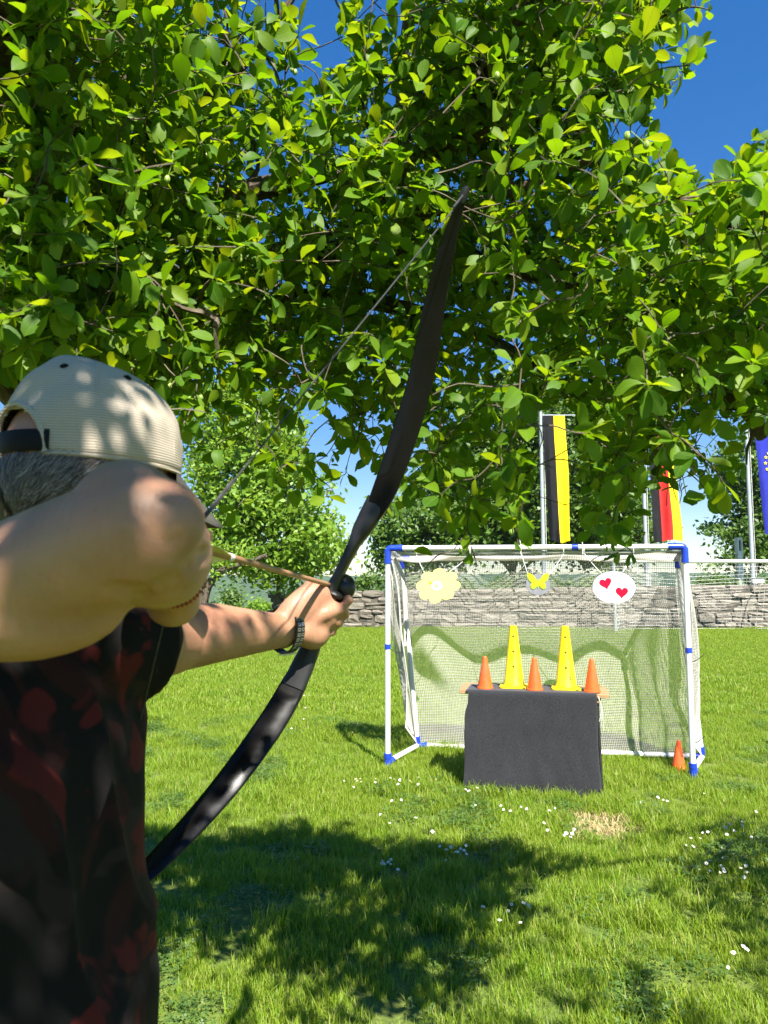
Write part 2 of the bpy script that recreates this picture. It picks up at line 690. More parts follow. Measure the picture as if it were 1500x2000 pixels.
def m_camo():
    t = NT('dark_red_camouflage_cloth')
    co = t.coords()
    a = t.noise(7.0, 2.5, t.mapping(co, (1, 1, 0.8)), 0.5, 1.2)
    b = t.noise(9.0, 2.5, t.mapping(co, (1, 1, 0.8), loc=(3, 7, 1)), 0.5, 1.2)
    d = t.noise(8.0, 2.5, t.mapping(co, (1, 1, 0.8), loc=(13, 2, 9)), 0.5, 1.2)
    c = t.ramp(a, [(0.48, (0.004, 0.003, 0.0028)), (0.53, (0.022, 0.0055, 0.005))])
    c = t.mix(t.ramp(b, [(0.565, (0, 0, 0)), (0.60, (1, 1, 1))]), c, (0.070, 0.0075, 0.0075))
    c = t.mix(t.ramp(d, [(0.59, (0, 0, 0)), (0.63, (1, 1, 1))]), c, (0.017, 0.0105, 0.0095))
    w = t.noise(500, 2, co)
    return t.done(t.principled(c, 0.85, 0.2, 0, t.bump(w, 0.3, 0.001)))


M['camo'] = m_camo()


def m_cap():
    t = NT('beige_cap_mesh')
    co = t.coords()
    sep = t.n.new('ShaderNodeSeparateXYZ')
    t.link(co, sep.inputs[0])
    rows = t.math('SINE', t.math('MULTIPLY', sep.outputs[2], 2100.0))
    ang = t.math('ARCTAN2', sep.outputs[1], sep.outputs[0])
    cols = t.math('SINE', t.math('MULTIPLY', ang, 210.0))
    w = t.math('MULTIPLY', rows, t.math('ADD', t.math('MULTIPLY', cols, 0.35), 0.65))
    n = t.noise(18, 4, co)
    c = t.ramp(w, [(0.0, (0.37, 0.315, 0.245)), (0.5, (0.46, 0.405, 0.325))])
    hole = t.math('LESS_THAN', w, -0.72)
    c = t.mix(t.math('MULTIPLY', hole, 0.45), c, (0.22, 0.17, 0.12))
    c = t.mix(t.ramp(n, [(0.45, (0, 0, 0)), (0.8, (0.35, 0.35, 0.35))]), c, (0.5, 0.42, 0.32))
    return t.done(t.principled(c, 0.9, 0.15, 0, t.bump(w, 0.35, 0.0012)))


M['cap'] = m_cap()
M['cap_trim'] = simple('grey_cap_trim', (0.075, 0.07, 0.062), 0.8, 0.2, var=0.15, scale=20)
M['cap_dark'] = simple('black_cap_plastic', (0.006, 0.006, 0.0065), 0.6, 0.15)


def m_hair():
    t = NT('grey_hair')
    geo = t.n.new('ShaderNodeNewGeometry')
    c = t.ramp(geo.outputs['Random Per Island'], [(0.0, (0.035, 0.025, 0.017)), (0.4, (0.095, 0.072, 0.052)), (0.75, (0.20, 0.17, 0.14)), (1.0, (0.40, 0.37, 0.33))])
    return t.done(t.principled(c, 0.4, 0.4))


M['hair'] = m_hair()
M['bow'] = simple('black_bow_laminate', (0.004, 0.0036, 0.0034), 0.25, 0.20, var=0.25, scale=9)
M['riser'] = simple('black_matt_riser', (0.012, 0.012, 0.013), 0.42, 0.4, var=0.25, scale=12)
M['bowstring'] = simple('dark_bowstring', (0.035, 0.035, 0.035), 0.5, 0.3, var=0.3, scale=90)
M['shaft'] = simple('brown_wood_shaft', (0.33, 0.17, 0.085), 0.4, 0.4, var=0.25, scale=25)
M['feather'] = simple('pale_yellow_feather', (0.62, 0.55, 0.26), 0.8, 0.2, var=0.2, scale=70)
M['leather'] = simple('black_leather', (0.008, 0.0075, 0.007), 0.45, 0.4, var=0.3, scale=30, bump=0.3, bscale=150)
M['steel'] = simple('steel_stud', (0.60, 0.60, 0.60), 0.28, 0.5, 0.9, var=0.1)
M['bead'] = simple('orange_bead', (0.26, 0.045, 0.014), 0.5, 0.3, var=0.6, scale=140)
M['trouser'] = simple('dark_trouser_cloth', (0.03, 0.032, 0.036), 0.9, 0.2, var=0.2, scale=12, bump=0.2, bscale=300)
M['shoe'] = simple('brown_shoe_leather', (0.06, 0.04, 0.028), 0.6, 0.3, var=0.2, scale=20)

# ------------------------------------------------------------------ the setting
def smooth(a, b, x):
    t = min(1.0, max(0.0, (x - a) / (b - a)))
    return t * t * (3 - 2 * t)


def terrain(x, y):
    return -58.0 * smooth(27.0, 330.0, y) - 0.0 * x


def build_ground():
    ys = [-2500, -600, -120, -40, -12, -5, 0, 5, 10, 16, 22, 26, 28, 31, 35, 40, 50, 65, 85, 110, 150, 200, 260, 330, 420, 560, 760, 1100, 1700, 2600]
    xs = [-2500, -900, -300, -120, -60, -30, -15, -8, -4, 0, 4, 8, 15, 30, 60, 120, 300, 900, 2500]
    vs = [(x, y, terrain(x, y)) for y in ys for x in xs]
    n = len(xs)
    fs = [(j * n + i, j * n + i + 1, (j + 1) * n + i + 1, (j + 1) * n + i) for j in range(len(ys) - 1) for i in range(n - 1)]
    o = MB().add(vs, fs).build('ground', M['ground'], smooth=True)
    tag(o, kind='structure')


build_ground()


def build_hill():
    nx, ny = 420, 46
    vs = []
    for j in range(ny):
        t = j / (ny - 1)
        y0 = 620 + 1250 * t
        for i in range(nx):
            x = -1500 + 3400 * i / (nx - 1)
            ridge = 9 + 7 * smooth(-400, 700, x) + 5 * noise.noise(Vector((x * 0.004, 3.1, 0))) - 16 * smooth(-520, -900, x)
            prof = smooth(0.0, 0.72, t) - 0.5 * smooth(0.76, 1.0, t)
            z = -60 + (ridge + 60) * prof
            z += 5.0 * noise.noise(Vector((x * 0.035, y0 * 0.03, 1.0))) * min(1, t * 4)
            z += 3.2 * noise.noise(Vector((x * 0.11, y0 * 0.1, 5.0)))
            vs.append((x, y0, z))
    fs = [(j * nx + i, j * nx + i + 1, (j + 1) * nx + i + 1, (j + 1) * nx + i) for j in range(ny - 1) for i in range(nx - 1)]
    o = MB().add(vs, fs).build('hill', M['hill'], smooth=False)
    tag(o, kind='structure')


build_hill()

# ---- field line in front of the wall
def build_line():
    mb = MB()
    xs = np.linspace(4.2, 15.0, 30)
    vs = []
    for x in xs:
        yc = 22.9 - 0.012 * (x - 4)
        vs.append((x, yc - 0.05, 0.045)); vs.append((x, yc + 0.05, 0.045))
    mb.add(vs, [(2 * i, 2 * i + 2, 2 * i + 3, 2 * i + 1) for i in range(len(xs) - 1)])
    tag(mb.build('field_line', M['line'], smooth=False), kind='structure')


build_line()


# ---- dry stone wall: every stone its own piece
def stone_mesh(seed):
    rnd = random.Random(seed)
    bm = bmesh.new()
    bmesh.ops.create_cube(bm, size=1.0)
    bmesh.ops.subdivide_edges(bm, edges=[e for e in bm.edges], cuts=1, use_grid_fill=True)
    for v in bm.verts:
        on = sum(1 for c in v.co if abs(abs(c) - 0.5) < 1e-4)
        k = {3: 0.86, 2: 0.95, 1: 1.04}.get(on, 1)
        v.co = Vector((v.co.x * (k + rnd.uniform(-0.07, 0.07)), v.co.y * (k + rnd.uniform(-0.16, 0.16)), v.co.z * (k + rnd.uniform(-0.17, 0.12))))
    me = bpy.data.meshes.new('stone')
    bm.to_mesh(me)
    bm.free()
    me.materials.append(M['stone'])
    return me


def build_wall():
    root = empty('stone_wall', (0, 0, 0))
    tag(root, 'long low dry stone wall of grey blocks behind the lawn', 'wall')
    x0, x1 = -3.75, 16.5
    top = lambda x: 1.13 + 0.016 * (x + 4)
    Yw = lambda x: 24.0 - 0.03 * (x + 4)
    mb = MB()
    xs = np.linspace(x0 + 0.22, x1 - 0.1, 12)
    rings = [[(x, Yw(x) - 0.10, -0.2), (x, Yw(x) + 0.22, -0.2), (x, Yw(x) + 0.22, top(x) - 0.1), (x, Yw(x) - 0.10, top(x) - 0.1)] for x in xs]
    mb.loft(rings)
    mb.build('wall_core', M['mortar'], root, smooth=False)
    meshes = [stone_mesh(100 + i) for i in range(14)]
    rnd = random.Random(5)
    heights = [0.16, 0.25, 0.14, 0.21, 0.15, 0.20]
    hs = sum(heights)
    count = 0
    for ci in range(len(heights)):
        x = x0 + rnd.uniform(-0.08, 0.1) + (0.18 if ci in (1, 3) else 0) - 0.12 * (ci == 0)
        while x < x1:
            L = rnd.choice((0.26, 0.36, 0.44, 0.52, 0.62, 0.78)) * rnd.uniform(0.85, 1.15) * (1.15 if ci == 5 else 1.0)
            tp = top(x + L / 2)
            zb = sum(heights[:ci]) / hs * tp
            h = heights[ci] / hs * tp
            split = ci in (1, 3) and rnd.random() < 0.16
            for q in range(2 if split else 1):
                o = bpy.data.objects.new('stone', rnd.choice(meshes))
                hh = h / 2 if split else h
                o.scale = (L - 0.012, rnd.uniform(0.38, 0.46), hh - 0.012 + rnd.uniform(-0.018, 0.016))
                o.location = (x + L / 2, Yw(x) + 0.05 + rnd.uniform(-0.05, 0.05), zb + hh * (q + 0.5) + rnd.uniform(-0.006, 0.006))
                o.rotation_euler = (0, rnd.uniform(-0.06, 0.06) + (PI if rnd.random() < 0.5 else 0), rnd.uniform(-0.04, 0.04))
                link(o, root)
                count += 1
            x += L
    return count


N_STONES = build_wall()


# ---- distant trees and bushes
def leaf_quads(pos, size, rng, up=0.5):
    """(N,3) centres -> rhombic leaf faces with random attitude."""
    n = len(pos)
    d = rng.normal(size=(n, 3)); d /= np.linalg.norm(d, axis=1)[:, None]
    nrm = rng.normal(size=(n, 3)) + np.array([0, -0.25, up * 1.6]); nrm /= np.linalg.norm(nrm, axis=1)[:, None]
    d = d - nrm * np.sum(d * nrm, axis=1)[:, None]; d /= np.linalg.norm(d, axis=1)[:, None]
    s = np.cross(nrm, d)
    ln = (size * rng.uniform(0.6, 1.25, n))[:, None]
    v = np.empty((n, 4, 3))
    v[:, 0] = pos - d * ln * 0.5
    v[:, 1] = pos + s * ln * 0.27 + nrm * ln * 0.06
    v[:, 2] = pos + d * ln * 0.5
    v[:, 3] = pos - s * ln * 0.27 + nrm * ln * 0.06
    f = np.arange(n * 4).reshape(n, 4)
    return v.reshape(-1, 3), f


def crown_clumps(ells, nclump, rng):
    vol = np.array([e[1][0] * e[1][1] * e[1][2] for e in ells]) ** 0.8
    which = rng.choice(len(ells), nclump, p=vol / vol.sum())
    cs = []
    for w in which:
        c, r = ells[w]
        d = rng.normal(size=3); d /= np.linalg.norm(d)
        k = rng.uniform(0.45, 1.0) ** 0.6
        cs.append(np.array(c) + d * np.array(r) * k)
    return np.array(cs)


def far_tree(name, base, ells, nclump, per, lsize, clump_r, mat, label, cat, trunk_r=0.12, seed=1, lean=(0, 0), limbs=10, group=None, flat=0.7):
    rng = np.random.default_rng(seed)
    root = empty(name, base)
    tag(root, label, cat, group)
    cs = crown_clumps(ells, nclump, rng)
    cr = clump_r * rng.uniform(0.6, 1.35, nclump)
    off = rng.normal(size=(nclump, per, 3)) * np.array([1, 1, flat]) * 0.55
    pos = (cs[:, None, :] + off * cr[:, None, None]).reshape(-1, 3)
    v, f = leaf_quads(pos, lsize, rng)
    o = bpy.data.objects.new('crown', np_mesh('crown', v, f, mat))
    link(o, root)
    tag(o, kind='stuff')
    if trunk_r > 0:
        ctr = np.mean([e[0] for e in ells], axis=0)
        top = Vector((ctr[0], ctr[1], ctr[2] + 0.5))
        mid = Vector((lean[0], lean[1], ctr[2] * 0.45))
        path = catmull([(0, 0, -0.3), (lean[0] * 0.3, lean[1] * 0.3, ctr[2] * 0.2), mid, top], 5)
        rr = [trunk_r * (1.15 - 0.85 * i / (len(path) - 1)) for i in range(len(path))]
        MB().tube(path, rr, 8).build('trunk', M['bark'], root)
        tw = MB()
        for i in range(limbs):
            c = Vector(cs[rng.integers(nclump)])
            st = path[int(rng.integers(len(path) // 2, len(path) - 1))]
            m = st.lerp(c, 0.5) + Vector((0, 0, 0.25))
            tw.tube(catmull([st, m, c], 3), [trunk_r * 0.34, trunk_r * 0.3, trunk_r * 0.26, trunk_r * 0.2, trunk_r * 0.15, trunk_r * 0.1, trunk_r * 0.06], 5)
        tag(tw.build('limbs', M['bark'], root), kind='stuff')
    return root


# young pale tree left of the wall's end: crown seen at x 380-690, y 760-1150
def at(px, py, Y, base):
    p = W(px, py, Y)
    return (p.x - base[0], p.y - base[1], p.z - base[2])


B = (W(541, 1190, 21).x, 21.0, 0.0)
far_tree('young_tree', B,
         [(at(535, 1050, 21, B), (1.75, 1.5, 1.05)), (at(610, 1050, 20.8, B), (1.0, 1.1, 0.75)), (at(470, 930, 21, B), (1.35, 1.3, 1.5)),
          (at(520, 850, 21.3, B), (1.1, 1.2, 1.1)), (at(440, 1060, 21, B), (0.9, 1.0, 0.8)), (at(540, 960, 20.6, B), (1.3, 1.1, 1.1)), (at(560, 1120, 20.7, B), (0.9, 0.8, 0.5)),
          (at(430, 830, 21.3, B), (1.0, 1.1, 1.3))],
         420, 72, 0.19, 0.50, M['far_light'], 'bright yellow-green young tree left of the stone wall', 'tree', 0.09, 3)
B = (W(1000, 1150, 31).x, 31.0, -0.1)
far_tree('broad_tree', B,
         [(at(960, 960, 31, B), (3.6, 2.6, 2.9)), (at(860, 1040, 30.6, B), (2.6, 2.2, 1.5)), (at(1060, 1010, 30.8, B), (2.6, 2.2, 1.9)),
          (at(1000, 820, 31, B), (2.8, 2.2, 2.0)), (at(790, 1090, 30.6, B), (1.2, 1.5, 0.9)), (at(1130, 930, 31, B), (1.6, 2.0, 2.4))],
         640, 80, 0.27, 0.66, M['far_dark'], 'broad dark green tree behind the wall and the small goal', 'tree', 0.24, 4)
B = (W(1200, 1150, 34).x, 34.0, -0.2)
far_tree('slender_tree', B,
         [(at(1190, 960, 34, B), (1.7, 1.8, 3.2)), (at(1215, 1050, 33.6, B), (1.5, 1.5, 1.6)), (at(1150, 1050, 33.6, B), (1.5, 1.5, 1.4)), (at(1200, 840, 34, B), (1.2, 1.5, 1.8))],
         300, 76, 0.26, 0.60, M['far_dark'], 'narrow dark green tree between the black-yellow and the black-red-gold flags', 'tree', 0.18, 5)
B = (W(1475, 1150, 36).x, 36.0, -0.4)
far_tree('spreading_tree', B,
         [(at(1480, 930, 36, B), (1.9, 2.2, 2.2)), (at(1440, 1035, 35.6, B), (1.5, 1.7, 0.75)), (at(1520, 1010, 36, B), (2.6, 2.3, 2.6)), (at(1470, 1085, 35.6, B), (1.7, 1.5, 0.6)), (at(1560, 900, 36, B), (2.6, 2.2, 3.2))],
         330, 76, 0.26, 0.6, M['far_dark'], 'dark green tree behind the blue flag at the right edge', 'tree', 0.22, 6)


def bush(px, py_top, Y, wpx, label, mat='bush', seed=1, n=60, flat=0.7, name='bush', conic=False):
    top = W(px, py_top, Y)
    zb = terrain(top.x, Y)
    w = wpx / FPX * Y / 2
    h = top.z - zb
    base = (top.x, Y, zb)
    if conic:
        ells = [((0, 0, h * (0.15 + 0.78 * k / 5)), (w * (1 - 0.85 * k / 5), w * (1 - 0.85 * k / 5), h * 0.1)) for k in range(6)]
    else:
        ells = [((0, 0, h * 0.55), (w, w * 0.8, h * 0.45)), ((w * 0.5, 0, h * 0.45), (w * 0.6, w * 0.6, h * 0.4)), ((-w * 0.5, 0, h * 0.4), (w * 0.6, w * 0.6, h * 0.4))]
    return far_tree(name, base, ells, n, 46, 0.15 * Y / 26, 0.30 * Y / 26, M[mat], label, 'tree' if conic else 'bush', 0.05 * Y / 26, seed, limbs=6, flat=flat)


bush(722, 1108, 27, 70, 'round green bush behind the wall between bow hand and white goal post', seed=21)
bush(1385, 1098, 27.5, 70, 'loose green bush behind the wall just right of the small goal', seed=22)
bush(1445, 1120, 28, 90, 'low green bush behind the wall under the lamp pillar', seed=23)
bush(1190, 1105, 28, 110, 'dark bush behind the wall seen through the goal net', 'far_dark', seed=24, n=70)
bush(850, 1110, 28, 150, 'wide dark bush behind the wall left of the goal centre', 'far_dark', seed=25, n=90)
bush(1030, 1112, 28.5, 170, 'wide dark bush behind the wall under the black-yellow flag', 'far_dark', seed=27, n=90)
bush(1500, 1125, 29, 90, 'leafy bush behind the wall at the right edge', seed=28)
bush(452, 1150, 46, 32, 'small pointed conifer in front of the far wooded hill', seed=29, name='conifer', conic=True, n=70)
bush(505, 1182, 33, 34, 'bright low shrub at the left end of the stone wall', 'far_light', seed=30, n=50)
bush(230, 1120, 40, 230, 'green hedge behind the archer at the left', seed=31, n=120)
bush(60, 1080, 38, 360, 'tall leafy bush behind the archer at the far left', seed=32, n=160)


# dark leaning tree of which one bent limb shows beside the archer's wrist
def leaning_tree():
    p = [W(398, 1235, 19.5), W(398, 1175, 19.5), W(412, 1135, 19.5), W(440, 1112, 19.4), W(475, 1102, 19.2), W(520, 1085, 19.0)]
    base = Vector((p[0].x - 0.05, 19.5, 0))
    root = empty('leaning_tree', base)
    tag(root, 'small dark tree with a bent limb beside the drawing hand', 'tree')
    path = [q - base for q in catmull([base + Vector((0, 0, -0.2))] + p, 5)]
    MB().tube(path, [0.165 - 0.11 * i / (len(path) - 1) for i in range(len(path))], 8).build('trunk', M['bark'], root)
    rng = np.random.default_rng(77)
    cs = []
    for px, py in ((455, 1095), (430, 1090), (490, 1098), (410, 1085), (470, 1085), (400, 1100)):
        cs.append(W(px, py, 19.3) - base)
    cs = np.array([tuple(c) for c in cs])
    pos = (cs[:, None, :] + rng.normal(size=(len(cs), 90, 3)) * 0.24).reshape(-1, 3)
    v, f = leaf_quads(pos, 0.14, rng)
    tag(link(bpy.data.objects.new('crown', np_mesh('crown', v, f, M['far_light'])), root), kind='stuff')


leaning_tree()


# ---- flag poles and flags
def flagpole(px, Y, top_z, label):
    p = W(px, 1120, Y)
    zb = terrain(p.x, Y) - 0.1
    root = empty('flagpole', (p.x, Y, zb))
    tag(root, label, 'flagpole', 'flagpoles behind the wall')
    h = top_z - zb
    MB().tube([(0, 0, 0), (0, 0, h)], [0.085, 0.06], 14).build('pole', M['alu'], root)
    MB().tube([(0, 0, 0), (0, 0, 0.25)], 0.16, 14).build('base_collar', M['alu'], root)
    MB().ball((0, 0, h + 0.05), 0.09).build('finial', M['alu'], root)
    MB().tube([(0.11, -0.03, 0.9), (0.10, -0.03, h - 0.1)], 0.008, 5).build('halyard', M['string_white'], root)
    MB().tube([(0, 0, h - 0.18), (0, 0, h - 0.14), (1.3, 0, h - 0.14)], 0.022, 6).build('banner_arm', M['alu'], root)
    return root, Vector((p.x, Y, zb)), h


def banner(name, polepos, px0, px1, py0, py1, Y, stripes, label, seed, bend=0.0, nx=36, nz=60):
    """A hanging banner; every colour band is a part."""
    a = W(px0, py0, Y); b = W(px1, py1, Y)
    wdt = b.x - a.x; hgt = a.z - b.z
    root = empty(name, (a.x, Y, b.z))
    tag(root, label, 'flag', 'banners hanging from the flagpoles')

    def pt(u, v):
        dx = bend * (1 - v) ** 1.5
        fold = 0.07 * math.sin(u * 9 + 2.2 * v + seed) + 0.04 * math.sin(u * 17 - 3 * v + seed * 2) + 0.03 * noise.noise(Vector((u * 3, v * 4, seed)))
        pinch = 1 - 0.10 * math.sin(v * 5 + seed) * (1 - v)
        return Vector((u * wdt * pinch + dx, fold * (0.3 + 0.7 * (1 - v)) - 0.02, v * hgt + 0.05 * math.sin(u * 6 + seed) * (1 - v)))
    n = len(stripes)
    for k, (nm, mat) in enumerate(stripes):
        mb = MB()
        u0, u1 = k / n, (k + 1) / n
        cols = max(2, nx // n)
        vs = [pt(u0 + (u1 - u0) * i / cols, j / nz) for j in range(nz + 1) for i in range(cols + 1)]
        fs = [(j * (cols + 1) + i, j * (cols + 1) + i + 1, (j + 1) * (cols + 1) + i + 1, (j + 1) * (cols + 1) + i) for j in range(nz) for i in range(cols)]
        mb.add(vs, fs)
        mb.build(nm, M[mat], root)
    return root, pt


r1, pp, h1 = flagpole(1062, 26.4, 7.62, 'grey flagpole carrying the black and yellow banner')
banner('banner', pp, 1060, 1108, 812, 1058, 26.32, [('black_band', 'flag_black'), ('yellow_band', 'flag_yellow')], 'black and yellow banner hanging above the small goal', 1.3, bend=0.17)
r2, pp, h2 = flagpole(1263, 26.4, 7.42, 'grey flagpole carrying the black, red and gold banner')
banner('banner', pp, 1266, 1327, 852, 1057, 26.32, [('black_band', 'flag_black'), ('red_band', 'flag_red'), ('gold_band', 'flag_yellow')], 'black, red and gold banner above the goal corner', 4.1, bend=0.05)
r3, pp, h3 = flagpole(1470, 26.4, 7.95, 'grey flagpole carrying the blue starred banner at the right edge')
r3e, pt3 = banner('banner', pp, 1473, 1548, 824, 1045, 26.3, [('blue_cloth', 'flag_blue')], 'blue banner with a ring of yellow stars at the right edge', 2.2, bend=0.2, nx=40)
for k in range(12):
    a = 2 * PI * k / 12
    c = pt3(0.50 + 0.30 * math.sin(a), 0.63 + 0.105 * math.cos(a))
    pts = []
    for q in range(10):
        rr = 0.075 if q % 2 == 0 else 0.03
        pts.append((rr * math.sin(PI * q / 5), rr * math.cos(PI * q / 5)))
    MB().prism(pts, -0.045, -0.035).build('star', M['flag_yellow'], r3e, smooth=False, loc=c)


# pillar light behind the wall
def lamp_pillar():
    p = W(1444, 1100, 27.6)
    zb = terrain(p.x, 27.6) - 0.05
    top = W(1444, 1050, 27.6).z - zb
    root = empty('lamp_pillar', (p.x, 27.6, zb), 0.2)
    tag(root, 'slim grey pillar lamp with a slot near its top, behind the wall', 'lamp')
    MB().box((0, 0, (top - 0.62) / 2), (0.20, 0.16, top - 0.62)).build('pillar', M['alu'], root, smooth=False)
    mb = MB()
    z0 = top - 0.62
    mb.box((-0.075, 0, z0 + 0.31), (0.06, 0.18, 0.62)).box((0.085, 0, z0 + 0.31), (0.05, 0.18, 0.62)).box((0.005, 0, z0 + 0.06), (0.104, 0.178, 0.12)).box((0.005, 0, z0 + 0.57), (0.104, 0.178, 0.1))
    mb.build('lamp_head', M['goal_white'], root, smooth=False)
    MB().box((0.005, 0.03, z0 + 0.32), (0.10, 0.06, 0.4)).build('lamp_window', M['cap_dark'], root, smooth=False)


lamp_pillar()


def cabinet():
    p = W(1478, 1140, 23.55)
    zt = 1.13 + 0.016 * (p.x + 4)
    root = empty('service_box', (p.x, 23.55, zt))
    tag(root, 'small white box on the wall top under the blue banner', 'box')
    MB().box((0, 0, 0.12), (0.36, 0.24, 0.16)).build('body', M['goal_white'], root, smooth=False)
    MB().box((0, 0, 0.212), (0.42, 0.3, 0.02)).build('lid', M['alu'], root, smooth=False)
    for sx in (-0.12, 0.12):
        MB().box((sx, 0, 0.02), (0.04, 0.2, 0.06)).build('foot', M['alu'], root, smooth=False)


cabinet()


# full-size goal on the field behind
def net_object(name, pt, nu, nv, thick, mat, parent):
    vs = [pt(i / nu, j / nv) for j in range(nv + 1) for i in range(nu + 1)]
    fs = [(j * (nu + 1) + i, j * (nu + 1) + i + 1, (j + 1) * (nu + 1) + i + 1, (j + 1) * (nu + 1) + i) for j in range(nv) for i in range(nu)]
    me = MB().add(vs, fs).mesh(name, mat, smooth=False)
    o = bpy.data.objects.new(name, me)
    link(o, parent)
    m = o.modifiers.new('threads', 'WIREFRAME')
    m.thickness = thick
    m.use_replace = True
    m.use_even_offset = False
    m.use_boundary = True
    tag(o, kind='stuff')
    return o


def field_goal():
    Y = 21.6
    xl = W(1201, 1200, Y).x
    root = empty('field_goal', (xl, Y, 0), 0.012)
    tag(root, 'full-size white football goal on the field behind the small goal', 'goal')
    H = 2.06
    L = 5.1
    MB().tube([(0, 0, 0), (0, 0, H - 0.05)], 0.05, 12).build('post', M['alu'], root)
    MB().tube([(L, 0, 0), (L, 0, H - 0.05)], 0.05, 12).build('post', M['alu'], root)
    MB().tube([(-0.05, 0, H), (L + 0.05, 0, H)], 0.055, 12).build('crossbar', M['goal_white'], root)
    for x in (0, L):
        MB().tube([(x, 0.0, H), (x, 0.8, H - 0.03), (x, 1.1, H - 0.25)], 0.02, 8).build('net_bracket', M['alu'], root)

    def pt(u, v):
        sag = math.sin(PI * v)
        x = 0.05 + (L - 0.1) * u
        z = (H - 0.06) * (1 - v) + 0.03
        side = 1 - math.exp(-((u - 0) * 8)) if u < 0.5 else 1 - math.exp(-((1 - u) * 8))
        return Vector((x, (0.5 + 1.0 * v + 0.15 * math.sin(u * 11)) * side, z - 0.22 * math.sin(PI * min(1, v * 1.4)) * (1 - 0.9 * abs(2 * u - 1)) * (1 - v)))
    net_object('net', pt, 46, 20, 0.009, M['string_white'], root)


field_goal()


# ------------------------------------------------------------------ lawn
DRY = W(1172, 1597, 4.68)                       # worn patch in front of the table


def tuft_mesh(name, nb, rad, hmin, hmax, mat, seed, wid=0.0026, flop=0.5):
    rng = np.random.default_rng(seed)
    r = rad * np.sqrt(rng.uniform(0, 1, nb))
    a = rng.uniform(0, 2 * PI, nb)
    base = np.stack([r * np.cos(a), r * np.sin(a), np.full(nb, -0.004)], 1)
    h = rng.uniform(hmin, hmax, nb)
    yaw = rng.uniform(0, 2 * PI, nb)
    out = np.stack([np.cos(yaw), np.sin(yaw), np.zeros(nb)], 1)
    side = np.stack([-np.sin(yaw), np.cos(yaw), np.zeros(nb)], 1)
    lean = rng.uniform(0.05, flop, nb) * h
    w = wid * rng.uniform(0.7, 1.4, nb)
    prof = [(0.0, 0.0, 1.0), (0.4, 0.14, 0.95), (0.75, 0.5, 0.7)]
    V = []
    for t, l, ww in prof:
        c = base + out * (lean * l)[:, None] + np.array([0, 0, 1]) * (h * t * (1 - 0.12 * l))[:, None]
        V.append(c - side * (w * ww)[:, None]); V.append(c + side * (w * ww)[:, None])
    tip = base + out * lean[:, None] + np.array([0, 0, 1]) * (h * 0.93)[:, None]
    V.append(tip); V.append(tip + side * 0.0002)
    v = np.stack(V, 1).reshape(-1, 3)
    b = (np.arange(nb) * 8)[:, None]
    f = np.concatenate([b + np.array([0, 1, 3, 2]), b + np.array([2, 3, 5, 4]), b + np.array([4, 5, 7, 6])], 0)
    return np_mesh(name, v, f, mat, smooth=True)


def clover_mesh(seed):
    rng = np.random.default_rng(seed)
    V, F = [], []
    for _ in range(34):
        r = 0.085 * math.sqrt(rng.random()); a = rng.uniform(0, 2 * PI)
        c = Vector((r * math.cos(a), r * math.sin(a), rng.uniform(0.02, 0.048)))
        tilt = Vector((rng.normal(0, 0.3), rng.normal(0, 0.3), 1)).normalized()
        e1 = tilt.orthogonal().normalized(); e2 = tilt.cross(e1)
        for k in range(3):
            t = 2 * PI * k / 3 + a
            d = e1 * math.cos(t) + e2 * math.sin(t); s = tilt.cross(d)
            L = rng.uniform(0.008, 0.013)
            b = len(V)
            V += [c, c + d * L * 0.65 - s * L * 0.5, c + d * L, c + d * L * 0.65 + s * L * 0.5]
            F.append((b, b + 1, b + 2, b + 3))
    return np_mesh('clover', np.array([tuple(v) for v in V]), np.array(F), M['bush'])


def tuft_collection(name, meshes):
    c = bpy.data.collections.new(name)
    for i, me in enumerate(meshes):
        c.objects.link(bpy.data.objects.new('%s_%02d' % (name, i), me))
    return c


